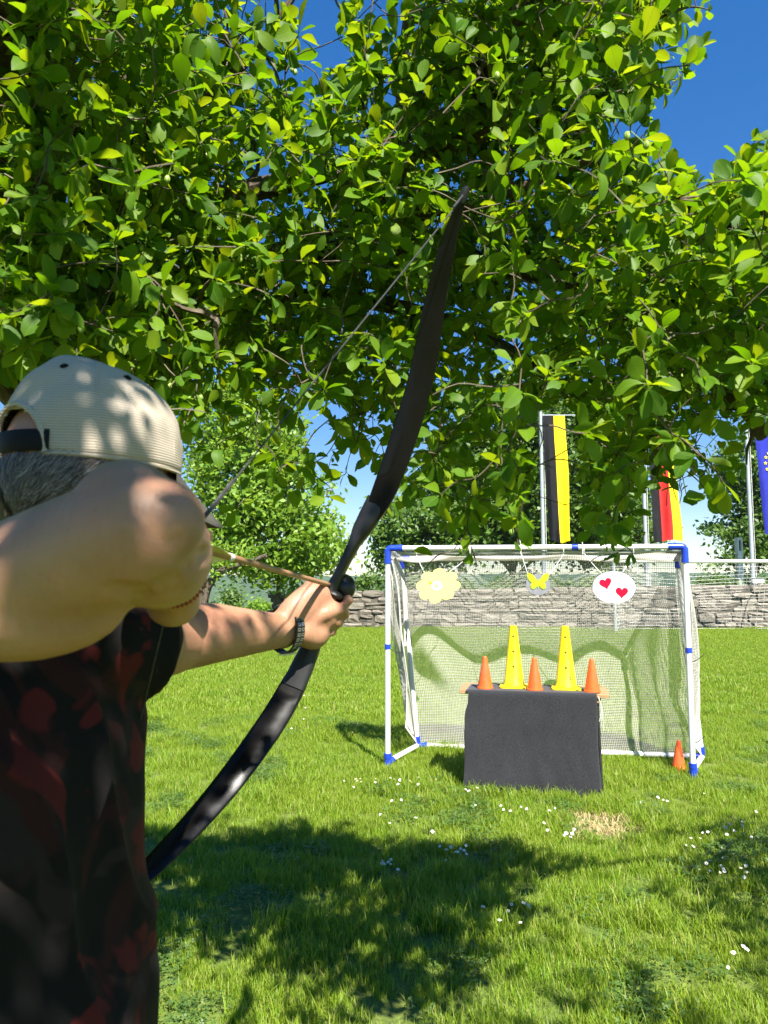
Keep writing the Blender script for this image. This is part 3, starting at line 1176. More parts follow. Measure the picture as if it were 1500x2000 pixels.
def scatter_object(name, pts, rots, scls, idx, coll, fallback_mat):
    me = bpy.data.meshes.new(name)
    n = len(pts)
    me.vertices.add(n)
    me.vertices.foreach_set('co', np.ascontiguousarray(pts, dtype=np.float32).ravel())
    for nm, typ, arr, key in (('rot', 'FLOAT_VECTOR', rots, 'vector'), ('scl', 'FLOAT_VECTOR', scls, 'vector'), ('idx', 'INT', idx, 'value')):
        at_ = me.attributes.new(nm, typ, 'POINT')
        at_.data.foreach_set(key, np.ascontiguousarray(arr, dtype=np.int32 if typ == 'INT' else np.float32).ravel())
    me.materials.append(fallback_mat)
    o = bpy.data.objects.new(name, me)
    link(o)
    ng = bpy.data.node_groups.new(name + '_scatter', 'GeometryNodeTree')
    ng.interface.new_socket('Geometry', in_out='INPUT', socket_type='NodeSocketGeometry')
    ng.interface.new_socket('Geometry', in_out='OUTPUT', socket_type='NodeSocketGeometry')
    N = ng.nodes
    gi = N.new('NodeGroupInput'); go = N.new('NodeGroupOutput')
    ci = N.new('GeometryNodeCollectionInfo')
    ci.inputs['Collection'].default_value = coll
    ci.inputs['Separate Children'].default_value = True
    ci.inputs['Reset Children'].default_value = True
    iop = N.new('GeometryNodeInstanceOnPoints')
    iop.inputs['Pick Instance'].default_value = True

    def attr(nm, typ):
        nd = N.new('GeometryNodeInputNamedAttribute')
        nd.data_type = typ
        nd.inputs['Name'].default_value = nm
        return nd.outputs['Attribute']
    e2r = N.new('FunctionNodeEulerToRotation')
    ng.links.new(attr('rot', 'FLOAT_VECTOR'), e2r.inputs[0])
    ng.links.new(gi.outputs[0], iop.inputs['Points'])
    ng.links.new(ci.outputs[0], iop.inputs['Instance'])
    ng.links.new(attr('idx', 'INT'), iop.inputs['Instance Index'])
    ng.links.new(e2r.outputs[0], iop.inputs['Rotation'])
    ng.links.new(attr('scl', 'FLOAT_VECTOR'), iop.inputs['Scale'])
    ng.links.new(iop.outputs[0], go.inputs[0])
    md = o.modifiers.new('scatter', 'NODES')
    md.node_group = ng
    return o


def vnoise(x, y, s, seed):
    """cheap smooth value noise, vectorised"""
    xi = np.floor(x / s).astype(int); yi = np.floor(y / s).astype(int)
    xf = x / s - xi; yf = y / s - yi
    xf = xf * xf * (3 - 2 * xf); yf = yf * yf * (3 - 2 * yf)

    def hsh(a, b):
        return np.modf(np.abs(np.sin(a * 127.1 + b * 311.7 + seed * 74.7) * 43758.5453))[0]
    return (hsh(xi, yi) * (1 - xf) + hsh(xi + 1, yi) * xf) * (1 - yf) + (hsh(xi, yi + 1) * (1 - xf) + hsh(xi + 1, yi + 1) * xf) * yf


def build_lawn():
    near = tuft_collection('near_tufts', [tuft_mesh('near_tuft', 105, 0.085, 0.022, 0.068, M['grass'], 40 + i, 0.0015, 0.85) for i in range(5)] +
                           [clover_mesh(90 + i) for i in range(2)] +
                           [tuft_mesh('tall_tuft', 70, 0.07, 0.04, 0.10, M['grass'], 50 + i, 0.0017, 0.95) for i in range(3)])
    mid = tuft_collection('mid_tufts', [tuft_mesh('mid_tuft', 130, 0.17, 0.025, 0.07, M['grass'], 60 + i, 0.0030, 0.7) for i in range(4)])
    straw = tuft_collection('dry_tufts', [tuft_mesh('dry_tuft', 60, 0.07, 0.012, 0.035, M['straw'], 80 + i, 0.0019, 1.6) for i in range(3)])
    rng = np.random.default_rng(8)

    def spread(x0, x1, y0, y1, dens):
        n = int((x1 - x0) * (y1 - y0) * dens)
        return rng.uniform(x0, x1, n), rng.uniform(y0, y1, n)

    x, y = spread(-3.2, 5.4, 1.2, 8.6, 175)
    keep = np.abs(x + 0.1) < 0.62 * y + 0.9
    x, y = x[keep], y[keep]
    dd = np.hypot((x - DRY.x) / 0.20, (y - DRY.y) / 0.24) + 0.5 * (vnoise(x, y, 0.08, 3) - 0.5)
    wear = vnoise(x, y, 0.55, 9)
    thin = (wear > 0.80) & (rng.uniform(0, 1, len(x)) < 0.35)
    keep = (dd > 1.0) & ~thin
    strawpts = (dd < 1.25)
    sx, sy = x[strawpts], y[strawpts]
    x, y, wear = x[keep], y[keep], wear[keep]
    n = len(x)
    sc = (0.72 + 0.55 * vnoise(x, y, 0.33, 5)) * rng.uniform(0.8, 1.2, n)
    tall = vnoise(x, y, 0.42, 6) + rng.uniform(-0.25, 0.25, n)
    idx = np.where(tall > 0.72, rng.integers(7, 10, n), rng.integers(0, 5, n))
    clov = vnoise(x, y, 0.30, 23) + rng.uniform(-0.15, 0.15, n)
    idx = np.where(clov > 0.80, rng.integers(5, 7, n), idx)
    rot = np.stack([rng.normal(0, 0.10, n), rng.normal(0, 0.10, n), rng.uniform(0, 2 * PI, n)], 1)
    o = scatter_object('grass', np.stack([x, y, np.zeros(n)], 1), rot, np.stack([sc, sc, sc * rng.uniform(0.8, 1.15, n)], 1), idx, near, M['grass'])
    tag(o, 'short green lawn grass around the goal and the archer', 'grass', kind='stuff')
    x, y = spread(-14, 19, 8.4, 27.5, 46)
    keep = np.abs(x) < 0.62 * y + 1.5
    x, y = x[keep], y[keep]
    n = len(x)
    sc = (0.75 + 0.5 * vnoise(x, y, 0.9, 15)) * rng.uniform(0.85, 1.2, n)
    rot = np.stack([rng.normal(0, 0.08, n), rng.normal(0, 0.08, n), rng.uniform(0, 2 * PI, n)], 1)
    o = scatter_object('field_grass', np.stack([x, y, np.zeros(n)], 1), rot, np.stack([sc, sc, sc], 1), rng.integers(0, 4, n), mid, M['grass'])
    tag(o, 'mown green grass of the field up to the stone wall', 'grass', kind='stuff')
    n = len(sx)
    rot = np.stack([rng.normal(0, 0.2, n), rng.normal(0, 0.2, n), rng.uniform(0, 2 * PI, n)], 1)
    one = np.ones((n, 3)) * rng.uniform(0.8, 1.2, n)[:, None]
    o = scatter_object('dry_grass', np.stack([sx, sy, np.zeros(n)], 1), rot, one, rng.integers(0, 3, n), straw, M['straw'])
    tag(o, 'patch of dry straw-coloured grass in front of the black table', 'grass', kind='stuff')


build_lawn()


# ---- daisies
def daisy_mesh(seed):
    rnd = random.Random(seed)
    mb = MB()
    mb.mi = 0
    h = 0.0
    n = 13
    for k in range(n):
        a = 2 * PI * k / n + rnd.uniform(-0.1, 0.1)
        d = Vector((math.cos(a), math.sin(a), 0)); s = Vector((-d.y, d.x, 0))
        L = 0.0125 * rnd.uniform(0.85, 1.1)
        up = Vector((0, 0, rnd.uniform(0.0005, 0.004)))
        mb.add([d * 0.003, d * L * 0.7 - s * 0.0024 + up * 0.7, d * L + up, d * L * 0.7 + s * 0.0024 + up * 0.7], [(0, 1, 2, 3)])
    mb.mi = 1
    mb.ball((0, 0, 0.0008), (0.0046, 0.0046, 0.0028), 8, 5)
    mb.mi = 2
    mb.tube([(0, 0, -0.001), (0.003, 0.002, -0.03), (0.002, 0.004, -0.06)], 0.0009, 4)
    return mb.mesh('daisy', [M['petal'], M['daisy_eye'], M['grass']], smooth=False)


def daisies():
    meshes = [daisy_mesh(i) for i in range(4)]
    rnd = random.Random(4)
    clusters = [
        ((800, 1524), 55, 6, 13, 'small white daisy in the sunny lawn left of the black table'),
        ((690, 1525), 40, 6, 6, 'small white daisy in the grass left of the goal post'),
        ((740, 1690), 26, 12, 7, 'small white daisy in the clump left of the lawn centre'),
        ((895, 1665), 40, 14, 11, 'small white daisy in the sunny lawn below the black table'),
        ((1000, 1785), 45, 22, 8, 'small white daisy in the group at the bottom centre of the lawn'),
        ((1100, 1625), 45, 14, 9, 'small white daisy beside the dry patch in the lawn'),
        ((1385, 1625), 100, 22, 20, 'small white daisy in the shaded lawn at the right'),
        ((1430, 1690), 70, 16, 12, 'small white daisy in the shaded lawn at the lower right'),
        ((1010, 1575), 70, 10, 8, 'small white daisy in front of the black cloth'),
        ((1260, 1560), 60, 10, 5, 'small white daisy in the lawn below the right goal post'),
        ((930, 1545), 30, 8, 5, 'small white daisy at the foot of the black cloth'),
        ((1450, 1850), 50, 40, 4, 'small white daisy near the bottom right corner'),
        ((780, 1600), 60, 30, 6, 'small white daisy in the open lawn below the left goal post'),
        ((545, 1420), 120, 40, 9, 'small white daisy in the lawn right of the archer')]
    for (cx, cy), sx, sy, n, label in clusters:
        for k in range(n):
            px = cx + rnd.gauss(0, 0.6) * sx
            py = cy + rnd.gauss(0, 0.6) * sy
            hgt = rnd.uniform(0.045, 0.068)
            v = (1000.0 - py) / FPX
            c, s = math.cos(PITCH), math.sin(PITCH)
            Y = -(CAM_Z - hgt) * (c - s * v) / (s + c * v)
            p = W(px, py, Y)
            o = bpy.data.objects.new('daisy', meshes[k % 4])
            o.location = p
            sc = rnd.uniform(0.55, 0.9)
            o.scale = (sc, sc, 1)
            o.rotation_euler = (rnd.uniform(0.1, 0.75), rnd.uniform(-0.3, 0.4), rnd.uniform(-0.7, 0.7))
            tag(link(o), label, 'daisy', 'daisies in the lawn: ' + label[18:])


daisies()

# ------------------------------------------------------------------ small pipe goal
GL = Vector((0.03, 6.10, 0)); GR = Vector((2.35, 5.78, 0))
GX = (GR - GL).normalized(); GW = (GR - GL).length
GANG = math.atan2(GX.y, GX.x)
GY = Vector((-GX.y, GX.x, 0))
GH = 1.765


def gl(p):
    """world -> goal coordinates (origin at the left post's foot)"""
    d = Vector(p) - GL
    return Vector((d.dot(GX), d.dot(GY), d.z))


def pipe_goal():
    root = empty('pipe_goal', GL, GANG)
    tag(root, 'small goal of white pipes with blue fittings and cream net', 'goal')
    R, RB = 0.0215, 0.027
    rbl = gl((0.30, 6.72, 0)); rbr = gl((2.64, 6.30, 0))
    rtl = Vector((0.06, 0.40, GH - 0.075)); rtr = Vector((GW + 0.03, 0.36, GH - 0.075))
    zb = 0.045

    def pipe(a, b, name='pipe'):
        MB().tube([a, b], R, 14).build(name, M['pvc'], root)

    def elbow(c, d1, d2, l=0.105):
        c = Vector(c); d1 = Vector(d1).normalized(); d2 = Vector(d2).normalized()
        path = [c + d1 * l, c + d1 * 0.03] + [c + d1 * 0.03 * (1 - t) ** 2 + d2 * 0.03 * t ** 2 for t in (0.25, 0.5, 0.75)] + [c + d2 * 0.03, c + d2 * l]
        e = MB().tube(path, RB, 14)
        e.tube([c + d1 * l, c + d1 * (l - 0.03)], RB + 0.0025, 14)
        e.tube([c + d2 * l, c + d2 * (l - 0.03)], RB + 0.0025, 14)
        e.build('corner_fitting', M['blue'], root)

    def sleeve(a, b):
        MB().tube([a, b], RB - 0.002, 14).build('coupling', M['blue'], root)

    for x, rb, rt in ((0.0, rbl, rtl), (GW, rbr, rtr)):
        pipe((x, 0, 0.02), (x, 0, GH), 'post')
        elbow((x, 0, GH), (1 if x == 0 else -1, 0, 0), (0, 0, -1), 0.125)
        sleeve((x, 0, 0.945), (x, 0, 0.985))
        foot = MB().tube([(x, 0, -0.02), (x, 0, 0.02), (x, 0, 0.115)], RB + 0.001, 14)
        foot.tube([(x, 0, 0.08), (x, 0, 0.118)], RB + 0.004, 14)
        foot.tube([(x, 0, zb), Vector((x, 0, zb)) + (Vector((rb.x, rb.y, zb)) - Vector((x, 0, zb))).normalized() * 0.1], RB, 12)
        foot.build('foot_fitting', M['blue'], root)
        pipe((x, 0.03, zb), (rb.x, rb.y, zb), 'ground_pipe')
        pipe((x, 0.02, GH - 0.005), (rt.x, rt.y, rt.z), 'top_pipe')
        pipe(rt, (rb.x, rb.y, zb), 'rear_post')
        up = (rt - Vector((rb.x, rb.y, zb))).normalized()
        sg = 1 if x == 0 else -1
        elbow((rb.x, rb.y, zb), up, (rbr - rbl) * sg, 0.085)
        elbow(rt, -up, (rtr - rtl) * sg, 0.085)
    pipe((0.02, 0, GH), (GW - 0.02, 0, GH), 'crossbar')
    sleeve((GW * 0.632, 0, GH), (GW * 0.632 + 0.05, 0, GH))
    pipe((rbl.x, rbl.y, zb), (rbr.x, rbr.y, zb), 'ground_pipe')
    pipe(rtl, rtr, 'rear_crossbar')

    # netting: back sheet that billows, sides, and a strip over the top
    def nz(a, b, c=0.0):
        return noise.noise(Vector((a, b, c)))

    def side_in(u, v):
        return 0.0

    def back(u, v):
        a = rtl.lerp(rtr, u); b = Vector((rbl.x, rbl.y, 0.03)).lerp(Vector((rbr.x, rbr.y, 0.03)), u)
        p = a.lerp(b, v)
        bel = math.sin(PI * v) ** 0.8
        bil = bel * (0.14 + 0.10 * nz(u * 3.0, v * 1.5, 2.0)) + 0.045 * math.sin(u * 21 + 2.5 * math.sin(v * 4)) * bel + 0.05 * nz(u * 7, v * 3.5, 7.0) * bel
        p = p + Vector((0.035 * nz(u * 5, v * 4, 9.0) * bel, bil, -0.02 * bel))
        if v < 0.06:
            p.z += 0.015
        return p
    nu, nv = 156, 118
    net_object('net', back, nu, nv, 0.0046, M['net'], root)

    def top(u, v):
        a = Vector((0.02 + (GW - 0.04) * u, 0.0, GH - 0.028)); b = rtl.lerp(rtr, u)
        p = a.lerp(b, v)
        p.z -= (0.035 + 0.03 * nz(u * 6, v * 2, 4.0)) * math.sin(PI * v) + 0.004
        return p
    net_object('net', top, 168, 28, 0.0046, M['net'], root)
    for s, (x, rb, rt) in enumerate(((0.0, rbl, rtl), (GW, rbr, rtr))):
        def sidep(u, v, x=x, rb=rb, rt=rt, s=s):
            gather = 1 - 0.45 * math.sin(PI * v)          # loose front edge
            f = Vector((x + (0.012 if s == 0 else 0.02), 0.02, GH - 0.04)).lerp(Vector((x + 0.02, 0.10, 0.25)), v)
            if s == 0:
                f = f.lerp(Vector((rb.x, rb.y, f.z)), 0.5 * smooth(0.15, 0.75, v))
            b = rt.lerp(Vector((rb.x, rb.y, 0.05)), v)
            p = f.lerp(b, u)
            out = -1 if s == 0 else 1
            p.x += out * (0.06 * math.sin(PI * u) * math.sin(PI * v) + 0.03 * math.sin(u * 16 + v * 5) * math.sin(PI * v))
            p.y += 0.10 * math.sin(PI * v) * u
            return p
        net_object('net', sidep, 44, 126, 0.0046, M['net'], root)
    # hem of the net rolled round the bar and its ties
    path = []
    for i in range(60):
        u = i / 59
        path.append(Vector((0.14 + (GW - 0.28) * u, 0.012, GH - 0.034 - 0.006 * abs(math.sin(u * 24)))))
    MB().tube(path, 0.009, 6).build('net_hem', M['net'], root)
    edge = [Vector(sp) for sp in ((0.03, 0.03, GH - 0.1), (0.075, 0.06, 1.45), (0.10, 0.08, 1.1), (0.13, 0.10, 0.86), (0.16, 0.28, 0.45), (rbl.x - 0.02, rbl.y - 0.05, 0.12))]
    MB().tube(catmull(edge, 6), [0.006] * 31, 6).build('net_edge', M['net'], root)
    fold = [Vector(sp) for sp in ((0.05, 0.08, GH - 0.08), (0.11, 0.18, 1.5), (0.125, 0.22, 1.2), (0.12, 0.24, 0.95))]
    MB().tube(catmull(fold, 6), [0.02 + 0.012 * math.sin(i / 18 * PI) for i in range(19)], 7, ell=(1.0, 0.35)).build('net_fold', M['net'], root)
    for a, b in (((GW + 0.02, 0.1, 0.86), (GW + 0.13, 0.06, 0.93)), ((GW + 0.02, 0.12, 0.235), (GW + 0.12, 0.1, 0.30)), ((0.02, 0.1, 0.93), (0.12, 0.14, 0.905))):
        m = (Vector(a) + Vector(b)) / 2 + Vector((0, 0, -0.015))
        MB().tube(catmull([a, m, b], 4), 0.003, 5).build('cable_tie', M['tie'], root)
    return root


pipe_goal()


def goal_pt(px, py, fwd=0.03):
    """a point on the plane of the goal mouth, fwd metres in front of it"""
    lo, hi = 4.0, 8.0
    for _ in range(40):
        mid = (lo + hi) / 2
        if gl(W(px, py, mid)).y < -fwd:
            lo = mid
        else:
            hi = mid
    return W(px, py, (lo + hi) / 2)


def pad(name, px, py, label, parts, anchors, ties):
    """A felt shape hung from the crossbar: parts = [(name, outline, y0, y1, mat, (ox, oz))]; ties: pixels on the bar."""
    c = goal_pt(px, py)
    root = empty(name, c, GANG)
    tag(root, label, 'target', 'felt targets hung from the crossbar')
    inv = Matrix.Rotation(-GANG, 3, 'Z')
    for nm, outl, y0, y1, mat, off in parts:
        MB().prism([(x + off[0], z + off[1]) for x, z in outl], y0, y1).build(nm, M[mat], root, smooth=True, angle=30)
    for (ax, az), (tx, ty) in zip(anchors, ties):
        b = goal_pt(tx, ty, 0.03)
        b = inv @ (b - c)
        s = Vector((ax, -0.004, az))
        e = Vector((b.x, 0.0, b.z))
        path = catmull([s, s.lerp(e, 0.5) + Vector((0, 0, -0.006)), e], 4)
        mb = MB().tube(path, 0.0028, 5)
        # loop round the bar
        lp = [e + Vector((0, 0.03 + 0.028 * -math.cos(t), 0.03 + 0.028 * math.sin(t) - 0.004)) for t in np.linspace(-0.6, 4.4, 14)]
        mb.tube(lp, 0.0026, 5)
        mb.build('cord', M['string_white'], root)
    return root


def circ(rx, rz, n=32, ph=0):
    return [(rx * math.cos(2 * PI * k / n + ph), rz * math.sin(2 * PI * k / n + ph)) for k in range(n)]


def flower(rx, n=8):
    o = []
    for k in range(n * 9):
        t = 2 * PI * k / (n * 9)
        w = abs(math.cos(n / 2 * t + 0.5)) ** 0.55
        r = rx * (0.76 + 0.24 * w)
        o.append((r * math.cos(t) * (1.06 + 0.06 * math.cos(t - 0.5)), r * math.sin(t) * 0.82 + 0.10 * r * math.cos(t)))
    return o


def heart(s, tilt=0.0):
    o = []
    for k in range(28):
        t = 2 * PI * k / 28
        x = 16 * math.sin(t) ** 3
        z = 13 * math.cos(t) - 5 * math.cos(2 * t) - 2 * math.cos(3 * t) - math.cos(4 * t)
        x *= s / 34; z *= s / 34
        o.append((x * math.cos(tilt) - z * math.sin(tilt), x * math.sin(tilt) + z * math.cos(tilt)))
    return o


def butterfly(s):
    right = [(0.03, 0.10), (0.08, 0.22), (0.22, 0.42), (0.40, 0.52), (0.52, 0.50), (0.50, 0.34), (0.42, 0.16), (0.30, 0.06), (0.36, -0.06), (0.34, -0.20), (0.24, -0.26), (0.12, -0.18), (0.04, -0.08)]
    left = [(-x, z) for x, z in right[::-1]]
    return [(x * s, z * s) for x, z in right + [(0.0, -0.24)] + left + [(-0.04, 0.16), (-0.05, 0.26), (0.0, 0.16), (0.05, 0.26)]]


K = 6.0 / FPX
pad('flower_target', 854, 1144, 'pale yellow felt flower with white centre hung under the crossbar',
    [('flower', flower(41 * K), -0.006, 0.006, 'pad_yellow', (0, 0)), ('flower_centre', circ(11 * K, 9 * K), -0.009, -0.006, 'pad_white', (-0.004, 0.0)),
     ('small_butterfly', butterfly(7 * K), -0.0115, -0.009, 'pad_lime', (-0.004, -0.002)), ('small_butterfly', butterfly(8 * K), -0.0095, -0.006, 'pad_lime', (-0.052, 0.02))],
    [(-24 * K, 24 * K), (24 * K, 27 * K)], [(813, 1084), (918, 1084)])
pad('butterfly_target', 1051, 1140, 'lime green felt butterfly on a grey disc hung under the crossbar',
    [('disc', circ(23 * K, 20 * K), -0.005, 0.005, 'pad_grey', (0, -0.008)), ('butterfly', butterfly(40 * K), -0.010, -0.005, 'pad_lime', (0, -0.002))],
    [(-17 * K, 12 * K), (17 * K, 12 * K)], [(1018, 1080), (1101, 1082)])
pad('heart_target', 1199, 1147, 'white felt oval with two red hearts hung near the right post',
    [('oval', circ(39 * K, 30 * K, 40), -0.006, 0.006, 'pad_white', (0, 0)), ('heart', heart(24 * K, 0.25), -0.010, -0.006, 'pad_red', (-15 * K, 8 * K)),
     ('heart', heart(24 * K, -0.05), -0.010, -0.006, 'pad_red', (14 * K, -9 * K))],
    [(-22 * K, 26 * K), (17 * K, 29 * K)], [(1141, 1081), (1238, 1082)])
# the two loose cord ends standing up from the bar
for px, lab in ((1017, 'white cord end standing up from the crossbar above the butterfly'), (1138, 'white cord end standing up from the crossbar beside the blue coupling')):
    b = goal_pt(px, 1078, 0.024)
    t_ = goal_pt(px - 2, 1054, 0.02)
    o = MB().tube(catmull([(0, 0, -0.02), (0.002, 0.002, 0.05), (t_ - b)], 4), 0.003, 5).build('cord_end', M['string_white'], None, loc=b)
    tag(o, lab, 'cord')


# ------------------------------------------------------------------ table with black cloth, cones
TZ = 0.70
TA = Vector((0.560, 5.53, 0)); TB = Vector((1.575, 5.30, 0))
TX = (TB - TA).normalized(); TLEN = (TB - TA).length
TANG = math.atan2(TX.y, TX.x)
TY = Vector((-TX.y, TX.x, 0))


def table():
    root = empty('folding_table', TA, TANG)
    tag(root, 'narrow folding table with pale wooden planks and black metal legs', 'table')
    D = 0.42
    n = 4
    for k in range(n):
        y0 = D * k / n + 0.003; y1 = D * (k + 1) / n - 0.003
        me = MB().box((TLEN / 2, (y0 + y1) / 2, TZ - 0.0135), (TLEN + 0.03 + 0.012 * ((k * 7) % 3 - 1), y1 - y0, 0.027))
        o = me.build('plank', M['wood'], root, smooth=False)
        bv = o.modifiers.new('edge', 'BEVEL'); bv.width = 0.003; bv.segments = 2
    for x in (0.12, TLEN - 0.07):
        MB().box((x, D / 2, TZ - 0.045), (0.05, D - 0.04, 0.035)).build('cleat', M['wood'], root, smooth=False)
        for y in (0.05, D - 0.05):
            MB().tube([(x, y, TZ - 0.06), (x + (0.015 if x > 0.5 else -0.015), y, -0.01)], 0.0125, 8).build('leg', M['black_metal'], root)
        MB().tube([(x, 0.05, 0.16), (x, D - 0.05, 0.16)], 0.009, 8).build('leg_brace', M['black_metal'], root)
        MB().tube([(x, D / 2, 0.16), (TLEN / 2, D / 2, TZ - 0.05)], 0.006, 6).build('stay', M['black_metal'], root)
    return root


table()


def cloth():
    root_loc = TA
    x0, x1 = 0.045, TLEN - 0.075
    nx, nv = 60, 70
    depth = 0.30
    tot = depth + TZ + 0.03

    def pt(u, v):
        x = x0 + (x1 - x0) * u
        s = v * tot
        wob = 0.016 * noise.noise(Vector((u * 4, v * 4, 1.0))) + 0.008 * noise.noise(Vector((u * 11, v * 7, 3.0))) + 0.004 * math.sin((u + 0.4 * v) * 26) * noise.noise(Vector((u * 3, v * 3, 8.0)))
        r = 0.022
        if s < depth:
            return Vector((x + 0.006 * noise.noise(Vector((v * 9, u, 0))), depth - s, TZ + 0.006 + 0.002 * abs(wob) / 0.01))
        q = s - depth
        a = q / r
        if a < PI / 2:
            p = Vector((x, -r * math.sin(a) + 0.0, TZ + 0.006 - r * (1 - math.cos(a))))
        else:
            z = TZ + 0.006 - r - (q - r * PI / 2)
            k = (TZ - z) / TZ
            swing = -r - 0.004 - 0.035 * k * k - 0.018 * math.sin(u * 7 + 0.8) * k - wob * 1.5 * k
            xx = x + (-0.028 * (1 - u) + 0.006 * u) * k + 0.010 * math.sin(z * 9 + u) * k * (1 if u < 0.05 or u > 0.95 else 0.4)
            p = Vector((xx, swing, z + 0.012 * math.sin(u * 9) * k - 0.03 * u * k + 0.008 * noise.noise(Vector((u * 30, 0, 0))) * k))
            if u < 0.06:
                p.x += 0.018 * smooth(0.10, 0.24, k) * -1 + 0.018
        return p
    vs = [pt(i / nx, j / nv) for j in range(nv + 1) for i in range(nx + 1)]
    fs = [(j * (nx + 1) + i, j * (nx + 1) + i + 1, (j + 1) * (nx + 1) + i + 1, (j + 1) * (nx + 1) + i) for j in range(nv) for i in range(nx)]
    o = MB().add(vs, fs).build('tablecloth', M['felt'], None)
    o.location = root_loc
    o.rotation_euler = (0, 0, TANG)
    sm = o.modifiers.new('thick', 'SOLIDIFY'); sm.thickness = 0.004; sm.offset = 1
    tag(o, 'black felt cloth hanging over the front of the table to the grass', 'cloth')
    # frayed strip hanging at the right edge
    r2 = MB()
    for k in range(3):
        a = Vector((x1 + 0.006 + 0.002 * k, -0.03, TZ - 0.01))
        r2.tube(catmull([a, a + Vector((0.02, -0.01, -0.08)), a + Vector((0.004 + 0.012 * k, -0.012, -0.17 - 0.03 * k))], 4), 0.0022, 4)
    o2 = r2.build('loose_ribbon', M['net'], None)
    o2.location = root_loc; o2.rotation_euler = (0, 0, TANG)
    tag(o2, 'thin pale ribbon hanging at the right edge of the black cloth', 'ribbon')


cloth()


def orange_cone_mesh(h=0.232, rb=0.058):
    prof = [(0.0, h), (0.012, h), (0.0155, h - 0.004), (0.017, h - 0.012), (rb - 0.004, 0.012), (rb, 0.010), (rb + 0.002, 0.0), (rb - 0.004, 0.0), (0.014, h - 0.02), (0.0, h - 0.02)]
    mb = MB().lathe(prof, 36)
    return mb.mesh('cone', M['orange'], angle=35)


def yellow_cone_parts():
    h = 0.455
    shell = MB().lathe([(0.023, h), (0.0265, h - 0.002), (0.074, 0.03), (0.078, 0.024), (0.080, 0.014), (0.072, 0.014), (0.022, h - 0.004), (0.023, h)], 40)
    me = shell.mesh('cone_body', M['yellow'], angle=35)
    fix_normals(me)
    out = me
    hb = MB()
    for z in (0.375, 0.265, 0.155):
        r = 0.074 - (z - 0.03) * (0.0475 / 0.423)
        nrm = Vector((0.0, -1.0, 0.112)).normalized()
        e2 = Vector((1, 0, 0)); e1 = nrm.cross(e2)
        c = Vector((0.0, -r, z)) - nrm * 0.0012
        rr = 0.0105
        ring = [c + (e1 * math.cos(t) + e2 * math.sin(t)) * rr + nrm * 0.0022 for t in np.linspace(0, 2 * PI, 17)[:-1]]
        rin = [c + (e1 * math.cos(t) + e2 * math.sin(t)) * rr * 0.86 + nrm * 0.0017 for t in np.linspace(0, 2 * PI, 17)[:-1]]
        hb.mi = 0
        b0 = ring + rin
        hb.add(b0, [(k, (k + 1) % 16, 16 + (k + 1) % 16, 16 + k) for k in range(16)])
        hb.mi = 1
        hb.add(rin, [tuple(range(16))])  # closed disc, the hole's inner shade is put into its colour
    hm = hb.mesh('hole', [M['yellow'], M['hole']], smooth=False)
    # square foot with rounded corners
    pts = []
    s, r = 0.105, 0.03
    for cx, cy, a0 in ((s - r, s - r, 0), (-s + r, s - r, 90), (-s + r, -s + r, 180), (s - r, -s + r, 270)):
        for k in range(7):
            a = math.radians(a0 + 15 * k)
            pts.append((cx + r * math.cos(a), cy + r * math.sin(a)))
    foot = MB()
    n = len(pts)
    foot.loft([[(x, y, 0.0) for x, y in pts], [(x, y, 0.010) for x, y in pts], [(x * 0.94, y * 0.94, 0.014) for x, y in pts]])
    fm = foot.mesh('cone_foot', M['yellow'], angle=30)
    mark = MB()
    for z, wdt, x in ((0.085, 0.018, 0.03), (0.072, 0.014, 0.034), (0.063, 0.010, 0.036)):
        rr = 0.074 - (z - 0.03) * (0.0475 / 0.425) + 0.0012
        vs = []
        for q in range(4):
            a = -PI / 2 + (x - wdt / 2 + wdt * q / 3) / rr
            vs += [(rr * math.cos(a), rr * math.sin(a), z), ((rr - 0.0007) * math.cos(a), (rr - 0.0007) * math.sin(a), z + 0.007)]
        mark.add(vs, [(2 * q, 2 * q + 2, 2 * q + 3, 2 * q + 1) for q in range(3)])
    mark.box((0.075, -0.1055, 0.006), (0.022, 0.001, 0.006))
    mm = mark.mesh('printed_mark', M['tie'], smooth=False)
    return out, fm, mm, hm


def cones():
    om = orange_cone_mesh()
    yb, yf, ym, yh = yellow_cone_parts()

    def on_table(px, d):
        s = (px - 897.0) / (1175.0 - 897.0) * TLEN
        return TA + TX * s + TY * d + Vector((0, 0, TZ + (0.0085 if d < 0.31 else 0.001)))
    oc = [(944, 0.075, 'orange cone at the left end of the table'), (1040, 0.075, 'orange cone between the two yellow cones on the table'), (1148, 0.075, 'orange cone at the right end of the table')]
    for i, (px, d, lab) in enumerate(oc):
        o = bpy.data.objects.new('traffic_cone', om)
        link(o)
        o.location = on_table(px, d)
        o.rotation_euler = (0, 0, 0.6 * i)
        tag(o, lab, 'cone', 'orange cones')
    g = W(1326, 1492, 6.05)
    o = link(bpy.data.objects.new('traffic_cone', om))
    o.location = (W(1325, 1492, 6.02).x, 6.02, 0.005)
    o.rotation_euler = (0.02, 0.03, 0)
    tag(o, 'orange cone standing in the grass beside the right goal post', 'cone', 'orange cones')
    for px, d, lab in ((999, 0.19, 'taller yellow cone with holes, left one on the table'), (1100, 0.19, 'taller yellow cone with holes, right one on the table')):
        root = empty('hurdle_cone', on_table(px, d), TANG)
        tag(root, lab, 'cone', 'yellow cones with holes')
        link(bpy.data.objects.new('cone_body', yb), root)
        link(bpy.data.objects.new('cone_foot', yf), root)
        link(bpy.data.objects.new('printed_mark', ym), root)
        link(bpy.data.objects.new('bar_hole_discs', yh), root)


cones()

